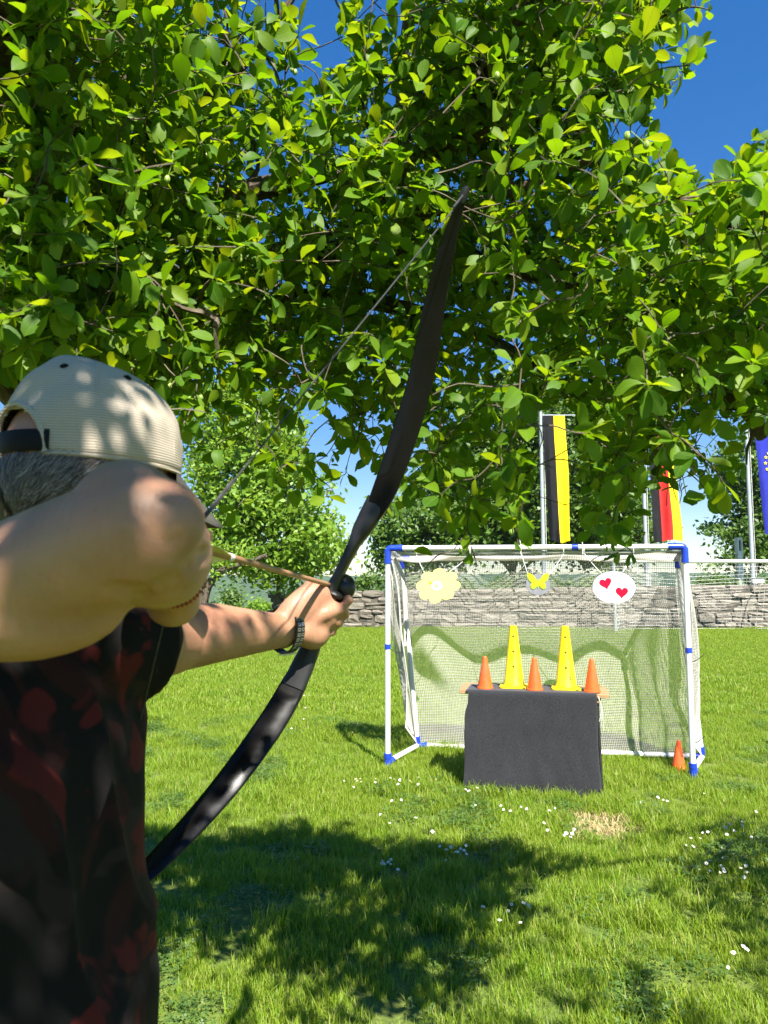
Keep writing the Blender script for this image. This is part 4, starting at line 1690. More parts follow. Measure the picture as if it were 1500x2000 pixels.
# ------------------------------------------------------------------ the plum tree overhead
def leaf_template(curl, fold, twist):
    """unit leaf along +Y, petiole at the origin; returns verts (N,3), quads (F,4), uv (N,2)"""
    st = [(0.0, 0.010), (0.15, 0.012), (0.30, 0.13), (0.50, 0.225), (0.70, 0.25), (0.89, 0.165), (1.0, 0.012)]
    v, uv = [], []
    for t, w in st:
        b = max(0, t - 0.16) / 0.84
        z = 0.05 * t - curl * b * b
        y = t * (1 - 0.10 * curl * b)
        tw = twist * b
        for s in (-1, 0, 1):
            wav = 0.018 * math.sin(9 * t + s * 1.3)
            zz = z + abs(s) * w * fold + wav * abs(s)
            xx = s * w
            v.append((xx * math.cos(tw) - (zz - z) * math.sin(tw), y, z + xx * math.sin(tw) + (zz - z) * math.cos(tw)))
            uv.append((0.5 + s * 0.5 * min(1, w / 0.25), t))
    q = []
    for i in range(len(st) - 1):
        for s in range(2):
            a = i * 3 + s
            q.append((a, a + 1, a + 4, a + 3))
    return np.array(v), np.array(q), np.array(uv)


LEAF_T = [leaf_template(0.10, 0.20, 0.25), leaf_template(0.30, 0.12, -0.35), leaf_template(-0.06, 0.42, 0.1), leaf_template(0.55, 0.25, 0.5), leaf_template(0.18, 0.06, -0.15), leaf_template(0.02, 0.62, -0.4)]


def interp(px, pts):
    if px <= pts[0][0]:
        return pts[0][1]
    for (a, b), (c, d) in zip(pts, pts[1:]):
        if px <= c:
            return b + (d - b) * (px - a) / (c - a)
    return pts[-1][1]


# lower limit of the foliage, and its upper limit at the right where the sky is open
LOW = [(-600, 780), (0, 730), (200, 740), (380, 800), (430, 900), (520, 960), (600, 965), (660, 990), (700, 930), (760, 880), (840, 960), (900, 1055),
       (960, 1065), (1060, 1035), (1130, 1055), (1200, 1085), (1250, 1085), (1280, 1040), (1320, 980), (1380, 985), (1420, 930), (1450, 850), (1500, 830), (1700, 830), (2200, 700)]
HIGH = [(-700, -900), (1130, -700), (1165, 245), (1240, 290), (1330, 340), (1400, 400), (1440, 340), (1500, 310), (1600, 330), (1800, 380), (2300, 380)]


SKY_OPEN = [(1400, -400), (1388, 95), (1325, 190), (1262, 218), (1300, 300), (1398, 352), (1425, 262), (1800, 240), (1800, -400)]
SKY_GAP = [(1160, 240), (1250, 222), (1268, 285), (1200, 280)]
# places where the far scene shows between the branches: x0, x1, y0, y1, share of leaves missing
WINDOWS = [(-100, 1600, 1098, 1300, 1.0), (930, 1150, 1072, 1110, 1.0), (1036, 1128, 800, 1070, 1.0), (1258, 1340, 955, 1066, 0.97), (1340, 1462, 800, 1075, 0.62), (1462, 1520, 835, 1060, 0.92), (430, 690, 870, 1110, 0.55),
           (570, 650, 790, 880, 0.75), (640, 730, 940, 1090, 0.92), (100, 190, 110, 200, 0.6), (760, 800, 200, 290, 0.5), (1360, 1440, 690, 790, 0.5), (480, 530, 790, 840, 0.6)]


def in_poly(x, y, poly):
    c = False
    n = len(poly)
    for i in range(n):
        x0, y0 = poly[i]; x1, y1 = poly[(i + 1) % n]
        if (y0 > y) != (y1 > y) and x < (x1 - x0) * (y - y0) / (y1 - y0) + x0:
            c = not c
    return c


def build_plum():
    rnd = random.Random(21)
    rng = np.random.default_rng(21)
    base = Vector((-1.22, 2.55, 0))
    fork = Vector((-1.12, 2.35, 2.0))
    root = empty('plum_tree', base)
    tag(root, 'leafy plum tree whose branches hang over the archer and the lawn', 'tree')
    tr = catmull([base + Vector((0, 0, -0.25)), base + Vector((0.02, 0, 0.5)), base + Vector((-0.03, -0.06, 1.2)), fork], 6)
    MB().tube([p - base for p in tr], [0.17 * (1.2 - 0.62 * (i / (len(tr) - 1)) ** 1.3) + (0.06 if i < 3 else 0) for i in range(len(tr))], 14, round_cap=True).build('trunk', M['bark'], root)

    limbs = [
        ([fork, (-0.7, 2.40, 2.45), (0.0, 2.35, 2.58), W(1000, 520, 2.3), W(1180, 590, 2.25), W(1320, 660, 2.2), W(1460, 800, 2.1), W(1488, 850, 2.08)], 0.055, 0.016),
        ([fork, (-0.7, 2.2, 2.55), W(640, 330, 2.1), W(900, 280, 1.95), W(1080, 140, 1.85), W(1250, 40, 1.8), W(1345, -60, 1.75)], 0.05, 0.008),
        ([fork, (-0.5, 2.25, 2.5), W(780, 480, 2.3), W(795, 330, 2.2), W(788, 200, 2.1), W(800, 20, 1.95), W(830, -200, 1.7)], 0.045, 0.009),
        ([fork, (-0.95, 1.8, 2.5), (-0.62, 1.15, 2.85), (-0.25, 0.45, 3.0), (0.05, -0.25, 2.95), (0.35, -0.9, 2.9), (0.4, -1.6, 2.85)], 0.055, 0.010),
        ([fork, (-1.35, 1.9, 2.4), (-1.25, 1.35, 2.65), (-0.9, 0.8, 2.8), (-0.5, 0.2, 2.8)], 0.05, 0.010),
        ([fork, W(60, 330, 2.3), W(180, 350, 2.1), W(330, 250, 2.0), W(470, 140, 1.95), W(600, -40, 1.9)], 0.042, 0.008),
        ([fork, (-0.6, 2.4, 2.25), W(560, 640, 2.35), W(680, 760, 2.4), W(712, 810, 2.4)], 0.035, 0.006),
        ([fork, (-0.5, 2.4, 2.4), W(800, 600, 2.35), W(1000, 680, 2.4), W(1130, 800, 2.42), W(1160, 940, 2.45), W(1190, 1030, 2.45)], 0.04, 0.005),
        ([W(1000, 680, 2.4), W(1150, 800, 2.35), W(1230, 850, 2.3), W(1300, 860, 2.25)], 0.016, 0.005),
        ([W(640, 330, 2.1), W(760, 420, 1.9), W(930, 400, 1.8), W(1090, 330, 1.75), W(1180, 300, 1.7)], 0.024, 0.006),
        ([W(1000, 520, 2.3), W(1180, 480, 2.1), W(1340, 430, 2.0), W(1470, 370, 1.85), W(1540, 320, 1.8)], 0.026, 0.006),
        ([fork, W(120, 520, 2.2), W(240, 560, 1.9), W(350, 600, 1.7), W(420, 640, 1.55)], 0.035, 0.007),
        ([fork, (-1.7, 2.3, 2.5), (-2.3, 2.0, 2.9), (-2.8, 1.7, 3.1)], 0.05, 0.01),
        ([fork, (-1.5, 2.8, 2.5), (-1.9, 3.2, 2.7), (-2.3, 3.3, 2.6)], 0.045, 0.01),
        ([W(1180, 590, 2.25), W(1420, 600, 2.3), W(1600, 560, 2.2), W(1850, 520, 2.1), (2.1, 2.3, 2.3), (2.6, 2.5, 2.12), (3.0, 2.6, 1.95)], 0.026, 0.008),
        ([W(900, 280, 1.95), W(1020, 30, 1.6), (0.75, 1.1, 2.9), (1.15, 0.5, 3.05), (1.6, 0.0, 3.0)], 0.024, 0.007),
    ]
    nodes = []          # (pos, radius, direction)
    for pts, r0, r1 in limbs:
        path = catmull(pts, 6)
        path = [p + Vector((noise.noise(p * 2.3), noise.noise(p * 2.3 + Vector((7, 0, 0))), noise.noise(p * 2.3 + Vector((0, 9, 0))))) * 0.035 if 0 < i < len(path) - 1 else p for i, p in enumerate(path)]
        rr = [r0 + (r1 - r0) * (i / (len(path) - 1)) ** 0.8 for i in range(len(path))]
        MB().tube([p - base for p in path], rr, 8).build('limb', M['bark'], root)
        for i, p in enumerate(path):
            if i > 2 or r0 < 0.03:
                d = (path[min(i + 1, len(path) - 1)] - path[max(0, i - 1)]).normalized()
                nodes.append((p, rr[i], d))

    # goal points for the shoots: all through the crown
    goals = []

    def ok(p):
        if p.z < 1.6 or (p - Vector((0, 0, CAM_Z))).length < 1.12:
            return False
        if p.y + 0.78 * p.z > 4.38 + 0.4 * noise.noise(p * 1.5):
            return False
        return True
    tries = 0
    bunch = []
    while len(goals) < 3300 and tries < 60000:
        tries += 1
        px = rnd.uniform(-250, 1650)
        hi = interp(px, HIGH); lo = interp(px, LOW)
        if 1130 < px < 1360 and rnd.random() < 0.3:
            py = rnd.uniform(-160, 200 - max(0, px - 1250) * 1.2)       # the branch against the open sky
        else:
            py = rnd.uniform(max(hi, -260), lo)
        # the near layer grows in bunches round some shoots, a looser layer lies behind it
        if len(bunch) > 25 and rnd.random() < 0.62:
            b_ = rnd.choice(bunch)
            q_ = b_ + Vector((rnd.gauss(0, 0.12), rnd.gauss(0, 0.12), rnd.gauss(0, 0.075)))
            a_ = PX(q_)
            px, py, Y = a_[0], a_[1], q_.y
            if Y < 1.25 or py > interp(px, LOW) or (py < interp(px, HIGH) and not (1130 < px < 1360 and py < 200)):
                continue
        else:
            far = rnd.random() < 0.55
            Y = rnd.uniform(2.2, 3.1) if far else rnd.uniform(1.27, 2.5)
            if not far and len(bunch) < 150 and py > -120 and not in_poly(px, py, SKY_OPEN) and not in_poly(px, py, SKY_GAP):
                bunch.append(W(px, py, Y))
        if px > 1050 and Y < 1.9 and rnd.random() < 0.5:
            continue
        p = W(px, py, Y)
        if not ok(p) or (330 < px < 980 and Y < 1.6) or in_poly(px, py, SKY_OPEN) or in_poly(px, py, SKY_GAP):
            continue
        if 1020 < px < 1140 and 780 < py < 1060 and rnd.random() < 0.97:
            continue
        if 1250 < px < 1345 and 945 < py < 1062 and rnd.random() < 0.9:
            continue
        if px > 1345 and py > 740 and rnd.random() < 0.72:
            continue
        # thinner towards the lower hanging rim and where the far scene shows through
        thin = 1.0
        if 400 < px < 720 and py > 770:
            thin = 0.22
        if 690 < px < 780 and py > 800:
            thin = 0.2
        if 1040 < px < 1420 and py > 780:
            thin = 0.60
        if 780 < px < 1040 and py > 840:
            thin = 0.8
        if py > lo - 90:
            thin *= 0.8
        if rnd.random() > thin:
            continue
        goals.append(p)
    n_view = len(goals)

    def shade(p, n, sx, sy, sz, zmin=2.2):
        for _ in range(n):
            q = Vector((rnd.gauss(p[0], sx), rnd.gauss(p[1], sy), rnd.gauss(p[2], sz)))
            a = PX(q)
            inside = -60 < a[0] < 1560 and -40 < a[1] < 2040 and a[2] > 0
            if q.z > zmin and not inside and (q - Vector((0, 0, CAM_Z))).length > 0.9 and q.y + 0.78 * q.z < 4.9:
                goals.append(q)
    shade((0.02, -0.08, 2.88), 13, 0.16, 0.20, 0.10)       # over the archer's head
    shade((0.24, -0.55, 2.90), 20, 0.19, 0.20, 0.10)       # over the raised elbow
    shade((0.02, -0.52, 2.95), 58, 0.19, 0.22, 0.10)       # over the back
    shade((0.22, 0.02, 2.90), 16, 0.14, 0.16, 0.08)        # over the stretched arm
    shade((-0.75, 0.6, 2.9), 40, 0.30, 0.4, 0.15)
    shade((-1.6, 1.6, 2.8), 90, 0.5, 0.6, 0.25)
    shade((-2.4, 2.2, 2.8), 70, 0.4, 0.6, 0.25)
    shade((2.75, 2.55, 2.0), 170, 0.28, 0.5, 0.15, 1.75)      # off to the right: shade on the lawn there
    shade((2.45, 1.9, 2.1), 130, 0.25, 0.45, 0.12, 1.8)
    shade((-0.7, -0.7, 3.05), 40, 0.5, 0.45, 0.2)  # this and the next two: unseen shoots added to block sky light
    shade((0.85, -0.8, 3.1), 36, 0.4, 0.45, 0.2)
    shade((0.1, -1.5, 3.0), 70, 0.7, 0.3, 0.2)
    shade((0.16, -0.98, 3.0), 55, 0.2, 0.22, 0.12)  # unseen shoots added to keep sun off the lower shirt
    shade((1.5, 0.3, 2.95), 30, 0.3, 0.3, 0.1)
    shade((-0.4, 1.7, 3.5), 60, 0.8, 0.3, 0.2)

    pos = np.array([tuple(n[0]) for n in nodes])
    rad = [n[1] for n in nodes]
    dirs = [n[2] for n in nodes]
    order = []
    d0 = []
    for g in goals:
        d0.append(np.min(np.sum((pos - np.array(g)) ** 2, axis=1)))
    order = np.argsort(d0)
    twigs = MB()
    shoots = []         # (path points) that carry leaves
    P = [tuple(p) for p in pos]
    arr = np.array(P)
    buf = []
    for gi in order:
        g = goals[gi]
        if buf and len(buf) > 60:
            arr = np.concatenate([arr, np.array(buf)]); buf = []
        dd = np.sum((arr - np.array(g)) ** 2, axis=1)
        i = int(np.argmin(dd))
        dist = math.sqrt(dd[i])
        if dist > 1.3:
            continue
        s = Vector(arr[i])
        r = min(rad[i] * 0.62, 0.0085) if i < len(rad) else 0.004
        d = g - s
        if dist < 0.10:
            d = Vector((rnd.gauss(0, 1), rnd.gauss(0, 1), rnd.gauss(0.3, 1))).normalized() * 0.16
            g = s + d
            dist = 0.16
        if dist > 0.75:
            r = max(r, 0.007)
        bend = Vector((rnd.gauss(0, 1), rnd.gauss(0, 1), rnd.gauss(0.2, 1))) * 0.10 * dist
        m1 = s + d * 0.35 + dirs[i] * 0.12 * dist + bend
        m2 = s + d * 0.72 + bend * 0.6 + Vector((0, 0, 0.03 * dist))
        path = catmull([s, m1, m2, g], 3)
        if any(in_poly(*PX(q)[:2], SKY_OPEN) for q in path[3:] if PX(q)[2] > 0.5):
            continue
        k = len(path)
        twigs.tube([p - base for p in path], [max(0.0016, 1.25 * r * (1 - 0.78 * j / (k - 1))) for j in range(k)], 3, cap=False)
        for j in range(1, k):
            rad.append(max(0.0015, r * (1 - 0.78 * j / (k - 1))))
            dirs.append((path[j] - path[j - 1]).normalized())
            buf.append(tuple(path[j]))
        # keep arrays aligned: flush now
        arr = np.concatenate([arr, np.array(buf)]); buf = []
        shoots.append(path)
    tag(twigs.build('twigs', M['bark'], root, smooth=False), kind='stuff')

    # leaves: loose ones along each shoot, and a rosette at its end and on spurs
    Lp, Ld, Ln, Ls = [], [], [], []

    def leaf(p, d, n, s):
        Lp.append(p); Ld.append(d); Ln.append(n); Ls.append(s)

    def rosette(p, axis, count, smin, smax):
        axis = axis.normalized()
        a0 = rnd.uniform(0, 2 * PI)
        side = axis.orthogonal().normalized()
        other = axis.cross(side)
        for q in range(count):
            a = a0 + q * 2.4 + rnd.uniform(-0.3, 0.3)
            out = side * math.cos(a) + other * math.sin(a)
            d = out * rnd.uniform(0.7, 1.0) + axis * rnd.uniform(0.1, 0.9) + Vector((0, 0, rnd.uniform(-0.35, 0.25)))
            n = Vector((rnd.gauss(0.08, 0.6), rnd.gauss(-0.25, 0.6), 0.8)) + axis * 0.25
            leaf(p + axis * rnd.uniform(-0.012, 0.008), d.normalized(), n, rnd.uniform(smin, smax))

    for path in shoots:
        L = sum((path[j + 1] - path[j]).length for j in range(len(path) - 1))
        end = path[-1]
        ax = (path[-1] - path[-3]).normalized() + Vector((0, 0, 0.25))
        rosette(end, ax, rnd.randint(5, 8), 0.036, 0.072)
        nsp = max(1, int(L / 0.075))
        for k in range(nsp):
            t = (k + rnd.uniform(0.2, 0.9)) / nsp * (len(path) - 1)
            j = min(int(t), len(path) - 2)
            if t < 1.5 and L > 0.5:
                continue
            p = path[j].lerp(path[j + 1], t - j)
            dirn = (path[j + 1] - path[j]).normalized()
            if rnd.random() < 0.45:
                sp = Vector((rnd.gauss(0, 1), rnd.gauss(0, 1), rnd.gauss(0.4, 0.8))).normalized()
                rosette(p + sp * 0.03, sp, rnd.randint(3, 6), 0.024, 0.060)
            else:
                for _ in range(rnd.randint(2, 3)):
                    o_ = Vector((rnd.gauss(0, 1), rnd.gauss(0, 1), rnd.gauss(0, 1)))
                    o_ = (o_ - dirn * o_.dot(dirn)).normalized()
                    n = Vector((rnd.gauss(0.08, 0.65), rnd.gauss(-0.25, 0.65), 0.8))
                    leaf(p, (o_ * 0.9 + dirn * 0.5 + Vector((0, 0, -0.12))).normalized(), n, rnd.uniform(0.026, 0.064))
    p = np.array([tuple(x) for x in Lp]); d = np.array([tuple(x) for x in Ld]); n = np.array([tuple(x) for x in Ln]); s = np.array(Ls)
    n = n - d * np.sum(n * d, axis=1)[:, None]
    n /= np.linalg.norm(n, axis=1)[:, None]
    x = np.cross(d, n)
    R = np.stack([x, d, n], axis=2)          # columns: leaf x, y, z axes
    N = len(p)
    # projected size, to pick the 300 that show largest as pieces of their own
    tip = p + d * (s * 0.6)[:, None]
    z = tip[:, 2] - CAM_Z
    dep = tip[:, 1] * math.cos(PITCH) + z * math.sin(PITCH)
    dep = np.where(dep < 0.1, 1e6, dep)
    ux = 750 + FPX * tip[:, 0] / dep
    uy = 1000 - FPX * (z * math.cos(PITCH) - tip[:, 1] * math.sin(PITCH)) / dep
    # keep leaves out of the body, bow and the lens
    view = (p - np.array([0, 0, CAM_Z]))
    dist = np.linalg.norm(view, axis=1)
    inside = (ux > -80) & (ux < 1580) & (uy > -80) & (uy < 2050) & (dep < 100)
    drop = (inside & (dep < 1.12)) | (dist < 0.85)
    drop |= inside & (dep < 1.5) & (ux > 360) & (ux < 960)
    for i in np.where((ux > 1100) & (ux < 1800) & (uy < 420) & (dep < 100))[0]:
        if in_poly(ux[i], uy[i], SKY_OPEN) or in_poly(ux[i], uy[i], SKY_GAP):
            drop[i] = True
    for x0, x1, y0, y1, pr in WINDOWS:
        drop |= (ux > x0) & (ux < x1) & (uy > y0) & (uy < y1) & (dep < 100) & (rng.uniform(0, 1, N) < pr)
    vis = inside & (ux > 10) & (ux < 1490) & (uy > 10) & ~drop & (uy < 1100)
    face = np.abs(np.sum(n * view / dist[:, None], axis=1))
    score = np.where(vis, (0.35 + face) * s / dep, 0)
    top = np.argsort(-score)[:300]
    tmpl = rng.integers(0, len(LEAF_T), N)
    meshes = []
    for k, (v, q, uv) in enumerate(LEAF_T):
        meshes.append(np_mesh('leaf', v, q, M['leaf'], uv, smooth=True))
    single = np.zeros(N, bool)
    single[top] = True
    for i in top:
        o = bpy.data.objects.new('leaf', meshes[tmpl[i]])
        mat = Matrix(((R[i, 0, 0], R[i, 0, 1], R[i, 0, 2], 0), (R[i, 1, 0], R[i, 1, 1], R[i, 1, 2], 0), (R[i, 2, 0], R[i, 2, 1], R[i, 2, 2], 0), (0, 0, 0, 1)))
        o.matrix_basis = Matrix.Translation(Vector(p[i]) - base) @ mat @ Matrix.Scale(s[i], 4)
        link(o, root)
    allv, allf, alluv = [], [], []
    off = 0
    bz = np.array(tuple(base))
    for k, (v, q, uv) in enumerate(LEAF_T):
        sel = np.where((tmpl == k) & ~single & ~drop)[0]
        vv = np.einsum('nij,vj->nvi', R[sel], v) * s[sel][:, None, None] + (p[sel] - bz)[:, None, :]
        nv = len(v)
        ff = q[None, :, :] + (np.arange(len(sel)) * nv)[:, None, None] + off
        allv.append(vv.reshape(-1, 3)); allf.append(ff.reshape(-1, 4)); alluv.append(np.tile(uv, (len(sel), 1)))
        off += len(sel) * nv
    o = bpy.data.objects.new('foliage', np_mesh('foliage', np.concatenate(allv), np.concatenate(allf), M['leaf'], np.concatenate(alluv), smooth=True))
    link(o, root)
    tag(o, kind='stuff')
    # small unripe plums on the spurs
    fr = MB()
    for i in rnd.sample(range(len(shoots)), 260):
        path = shoots[i]
        q = path[rnd.randint(2, len(path) - 1)]
        if PX(q)[2] < 1.3:
            continue
        for _ in range(rnd.randint(1, 2)):
            c = q + Vector((rnd.gauss(0, 0.014), rnd.gauss(0, 0.014), -rnd.uniform(0.015, 0.03)))
            fr.ball(c - base, (0.006, 0.006, 0.0085), 7, 5)
            fr.tube([q - base, c - base], 0.0008, 3, cap=False)
    tag(fr.build('unripe_plums', simple('green_fruit', (0.22, 0.32, 0.06), 0.45, 0.4), root), kind='stuff')
    print('plum leaves', N, 'shoots', len(shoots), 'view goals', n_view)


build_plum()

# ------------------------------------------------------------------ bow, arrow, archer
GRIP = W(640, 1172, 1.40)                       # where the bow hand closes
NOCK = W(357, 1062, 0.80)
TIP_U = W(907, 378, 1.20)
TIP_L = W(172, 1812, 1.05)
ARW = (W(646, 1143, 1.39) - NOCK).normalized()  # arrow direction
BU = (TIP_U - TIP_L)
BU = (BU - ARW * BU.dot(ARW)).normalized()      # bow's long axis
BR = ARW.cross(BU).normalized()                 # to the bow's right


def ribbon(path, widths, thick, wdir, name, mat, parent, org):
    """limb: flat section, width along wdir"""
    rings = []
    k = len(path)
    for i, p in enumerate(path):
        t = (path[min(i + 1, k - 1)] - path[max(i - 1, 0)]).normalized()
        w = (wdir - t * wdir.dot(t)).normalized()
        n = t.cross(w)
        a = widths[i] / 2; b = (thick[i] if hasattr(thick, '__len__') else thick) / 2
        ring = []
        for sx, sy in ((-1, -0.55), (-0.86, -1), (0.86, -1), (1, -0.55), (1, 0.55), (0.86, 1), (-0.86, 1), (-1, 0.55)):
            ring.append(p + w * (a * sx) + n * (b * sy) - org)
        rings.append(ring)
    return MB().loft(rings).build(name, mat, parent, smooth=True, angle=35)


def bow():
    root = empty('recurve_bow', GRIP)
    tag(root, 'black recurve bow held drawn and tilted to the right', 'bow')
    # upper limb follows the outline in the photograph, bending back towards the archer
    up = [W(706, 1040, 1.402), W(742, 978, 1.393), W(780, 880, 1.37), W(822, 740, 1.335), W(848, 600, 1.29), W(872, 490, 1.245), W(890, 425, 1.22), TIP_U]
    pu = catmull(up, 5)
    n = len(pu)
    wu = catmull1([0.018, 0.043, 0.050, 0.048, 0.041, 0.031, 0.019, 0.012], 5)
    tu = catmull1([0.012, 0.012, 0.009, 0.0075, 0.007, 0.0065, 0.008, 0.010], 5)
    u = ribbon(pu, wu, tu, BR, 'upper_limb', M['bow'], root, GRIP)
    lo = [W(610, 1260, 1.398), W(580, 1325, 1.385), W(535, 1405, 1.35), W(462, 1508, 1.30), W(390, 1595, 1.24), W(302, 1688, 1.17), W(222, 1765, 1.10), TIP_L]
    pl = catmull(lo, 5)
    ribbon(pl, catmull1([0.020, 0.044, 0.050, 0.048, 0.042, 0.034, 0.020, 0.012], 5), tu, BR, 'lower_limb', M['bow'], root, GRIP)
    for p, d in ((TIP_U, (pu[-1] - pu[-3]).normalized()), (TIP_L, (pl[-1] - pl[-3]).normalized())):
        MB().tube([p - GRIP - d * 0.015, p - GRIP + d * 0.004, p - GRIP + d * 0.012], [0.008, 0.0075, 0.004], 10).build('limb_tip', M['riser'], root)
    # riser: handle with narrow window above the grip, deeper above and below
    ctr = [W(572, 1342, 1.376), W(588, 1308, 1.388), W(604, 1272, 1.398), W(620, 1228, 1.402), GRIP, W(648, 1152, 1.40), W(658, 1130, 1.403), W(676, 1094, 1.406), W(692, 1062, 1.408), W(706, 1036, 1.406), W(722, 1008, 1.401), W(738, 976, 1.396)]
    wd = [(0.044, 0.012), (0.043, 0.022), (0.036, 0.034), (0.028, 0.040), (0.026, 0.038), (0.022, 0.040), (0.017, 0.036), (0.017, 0.036), (0.021, 0.036), (0.034, 0.034), (0.041, 0.024), (0.043, 0.013)]
    rings = []
    for i, (c, (w, dp)) in enumerate(zip(ctr, wd)):
        t = (ctr[min(i + 1, 11)] - ctr[max(i - 1, 0)]).normalized()
        r_ = (BR - t * BR.dot(t)).normalized()
        f_ = t.cross(r_)
        ring = []
        for k in range(16):
            a = 2 * PI * k / 16
            ca, sa = math.cos(a), math.sin(a)
            ex = abs(ca) ** 0.6 * (1 if ca > 0 else -1)
            ey = abs(sa) ** 0.6 * (1 if sa > 0 else -1)
            ring.append(c - GRIP + r_ * (w / 2 * ex) + f_ * (dp / 2 * ey))
        rings.append(ring)
    MB().loft(rings).build('riser', M['riser'], root, angle=50)
    # rounded swell of the handle beside the arrow shelf
    B3 = Matrix((BR, ARW, BU)).transposed()
    MB().ball(W(668, 1148, 1.435) - GRIP, (0.0265, 0.026, 0.028), 20, 12, B3).build('handle_swell', M['riser'], root)
    shelf = W(652, 1160, 1.385) - GRIP
    MB().ball(shelf, (0.020, 0.017, 0.0075), 16, 8, B3).build('arrow_shelf', M['leather'], root)
    # string in two straight runs to the nock
    sp = MB()
    sp.tube([TIP_U - GRIP - BU * 0.01, NOCK - GRIP], 0.0012, 6)
    sp.tube([NOCK - GRIP, TIP_L - GRIP + BU * 0.01], 0.0012, 6)
    st = sp.build('bowstring', M['bowstring'], root)
    d1 = (TIP_U - NOCK).normalized(); d2 = (TIP_L - NOCK).normalized()
    sv = MB().tube([NOCK + d1 * 0.10 - GRIP, NOCK - GRIP, NOCK + d2 * 0.10 - GRIP], 0.0028, 6)
    sv.build('serving', M['bowstring'], root)
    tp = TIP_U + (NOCK - TIP_U) * 0.0
    MB().tube([tp - GRIP, tp + (NOCK - tp) * 0.06 - GRIP], 0.0018, 6).build('serving', M['bowstring'], root)


bow()


def arrow():
    tail = NOCK + BR * 0.0005
    head = W(646, 1143, 1.40) + ARW * 0.05
    L = (head - tail).length
    root = empty('arrow', tail)
    tag(root, 'brown wooden arrow with pale yellow feathers laid on the bow', 'arrow')
    d = (head - tail).normalized()
    MB().tube([d * 0.012, d * (L - 0.02)], 0.0043, 10).build('shaft', M['shaft'], root)
    MB().tube([d * -0.006, d * 0.016], [0.0042, 0.0047], 8).build('nock', M['feather'], root)
    MB().tube([d * (L - 0.022), d * (L - 0.01), d * (L + 0.012)], [0.005, 0.0048, 0.0008], 10).build('point', M['steel'], root)
    MB().tube([d * 0.125, d * 0.135], 0.0049, 10).build('binding', M['string_white'], root)
    for k in range(3):
        a = 2 * PI * k / 3 + 0.5
        s = (BR * math.cos(a) + BU * math.sin(a)).normalized()
        t = d.cross(s)
        outl = [(0.022, 0.004), (0.024, 0.020), (0.045, 0.021), (0.085, 0.014), (0.122, 0.0045)]
        vs = []
        for sg in (-1, 1):
            for y, h in outl:
                vs.append(d * y + s * 0.004 + t * 0.0004 * sg)
                vs.append(d * y + s * h + t * 0.0004 * sg)
        n = len(outl) * 2
        fs = []
        for i in range(len(outl) - 1):
            fs.append((2 * i, 2 * i + 2, 2 * i + 3, 2 * i + 1))
            fs.append((n + 2 * i, n + 2 * i + 1, n + 2 * i + 3, n + 2 * i + 2))
            fs.append((2 * i + 1, 2 * i + 3, n + 2 * i + 3, n + 2 * i + 1))
        MB().add(vs, fs).build('feather', M['feather'], root, smooth=False)


arrow()


# ---- the archer
SH_R = Vector((-0.465, 0.60, 1.425)); SH_L = W(238, 1243, 0.93)
ELB_R = W(272, 1036, 0.50)
WRI_R = W(345, 1130, 0.71)
ELB_L = W(335, 1252, 1.09)
WRI_L = W(552, 1232, 1.335)
HEAD = W(180, 951, 0.86)
FACE_A = math.radians(31)                       # how far the face is turned to the right of straight ahead
HF = Vector((math.sin(FACE_A), math.cos(FACE_A), 0.02)).normalized()
HR = Vector((math.cos(FACE_A), -math.sin(FACE_A), 0.0)).normalized()
HU = HR.cross(HF).normalized()
HB = Matrix((HR, HF, HU)).transposed()          # columns: right, forward, up
SL = (SH_L - SH_R); SL.z = 0; SL.normalize()    # towards the left shoulder
CF = Vector((SL.y, -SL.x, 0))                   # chest direction
TC = Vector((-0.435, 0.80, 0))                  # body axis on the ground


def limb_mesh(mb, pts, rads, sub=5, n=16, ell=None, ref=None):
    path = catmull(pts, sub)
    r = catmull1(rads, sub)
    mb.tube(path, r, n, ell=ell, ref=ref, round_cap=True)


def torso_ring(z, cx, hw, hd, n=28, p=2.4, off=Vector((0, 0, 0))):
    """hw: half width along the shoulder line, hd: (front, back) half depth"""
    c = TC + SL * cx[0] + CF * cx[1] + off
    ring = []
    for k in range(n):
        a = 2 * PI * k / n
        ca, sa = math.cos(a), math.sin(a)
        ex = abs(ca) ** (2 / p) * (1 if ca > 0 else -1)
        ey = abs(sa) ** (2 / p) * (1 if sa > 0 else -1)
        d = hd[0] if ey > 0 else hd[1]
        q = c + SL * (hw * ex) + CF * (d * ey)
        ring.append(Vector((q.x, q.y, z)))
    return ring


TORSO = [(0.86, (0, 0.0), 0.165, (0.125, 0.12)), (0.95, (0, 0.0), 0.172, (0.14, 0.12)), (1.05, (0, 0.0), 0.170, (0.145, 0.11)), (1.15, (0, 0.0), 0.172, (0.135, 0.115)),
         (1.25, (0, 0.0), 0.182, (0.13, 0.125)), (1.33, (0, 0.0), 0.188, (0.115, 0.125)), (1.40, (0, 0.0), 0.165, (0.085, 0.105)), (1.45, (0, 0.0), 0.11, (0.06, 0.08)), (1.475, (0, -0.005), 0.07, (0.05, 0.06))]


def finger(mb, pts, r0, r1):
    path = catmull(pts, 4)
    k = len(path)
    mb.tube(path, [r0 + (r1 - r0) * i / (k - 1) for i in range(k)], 10, round_cap=True)


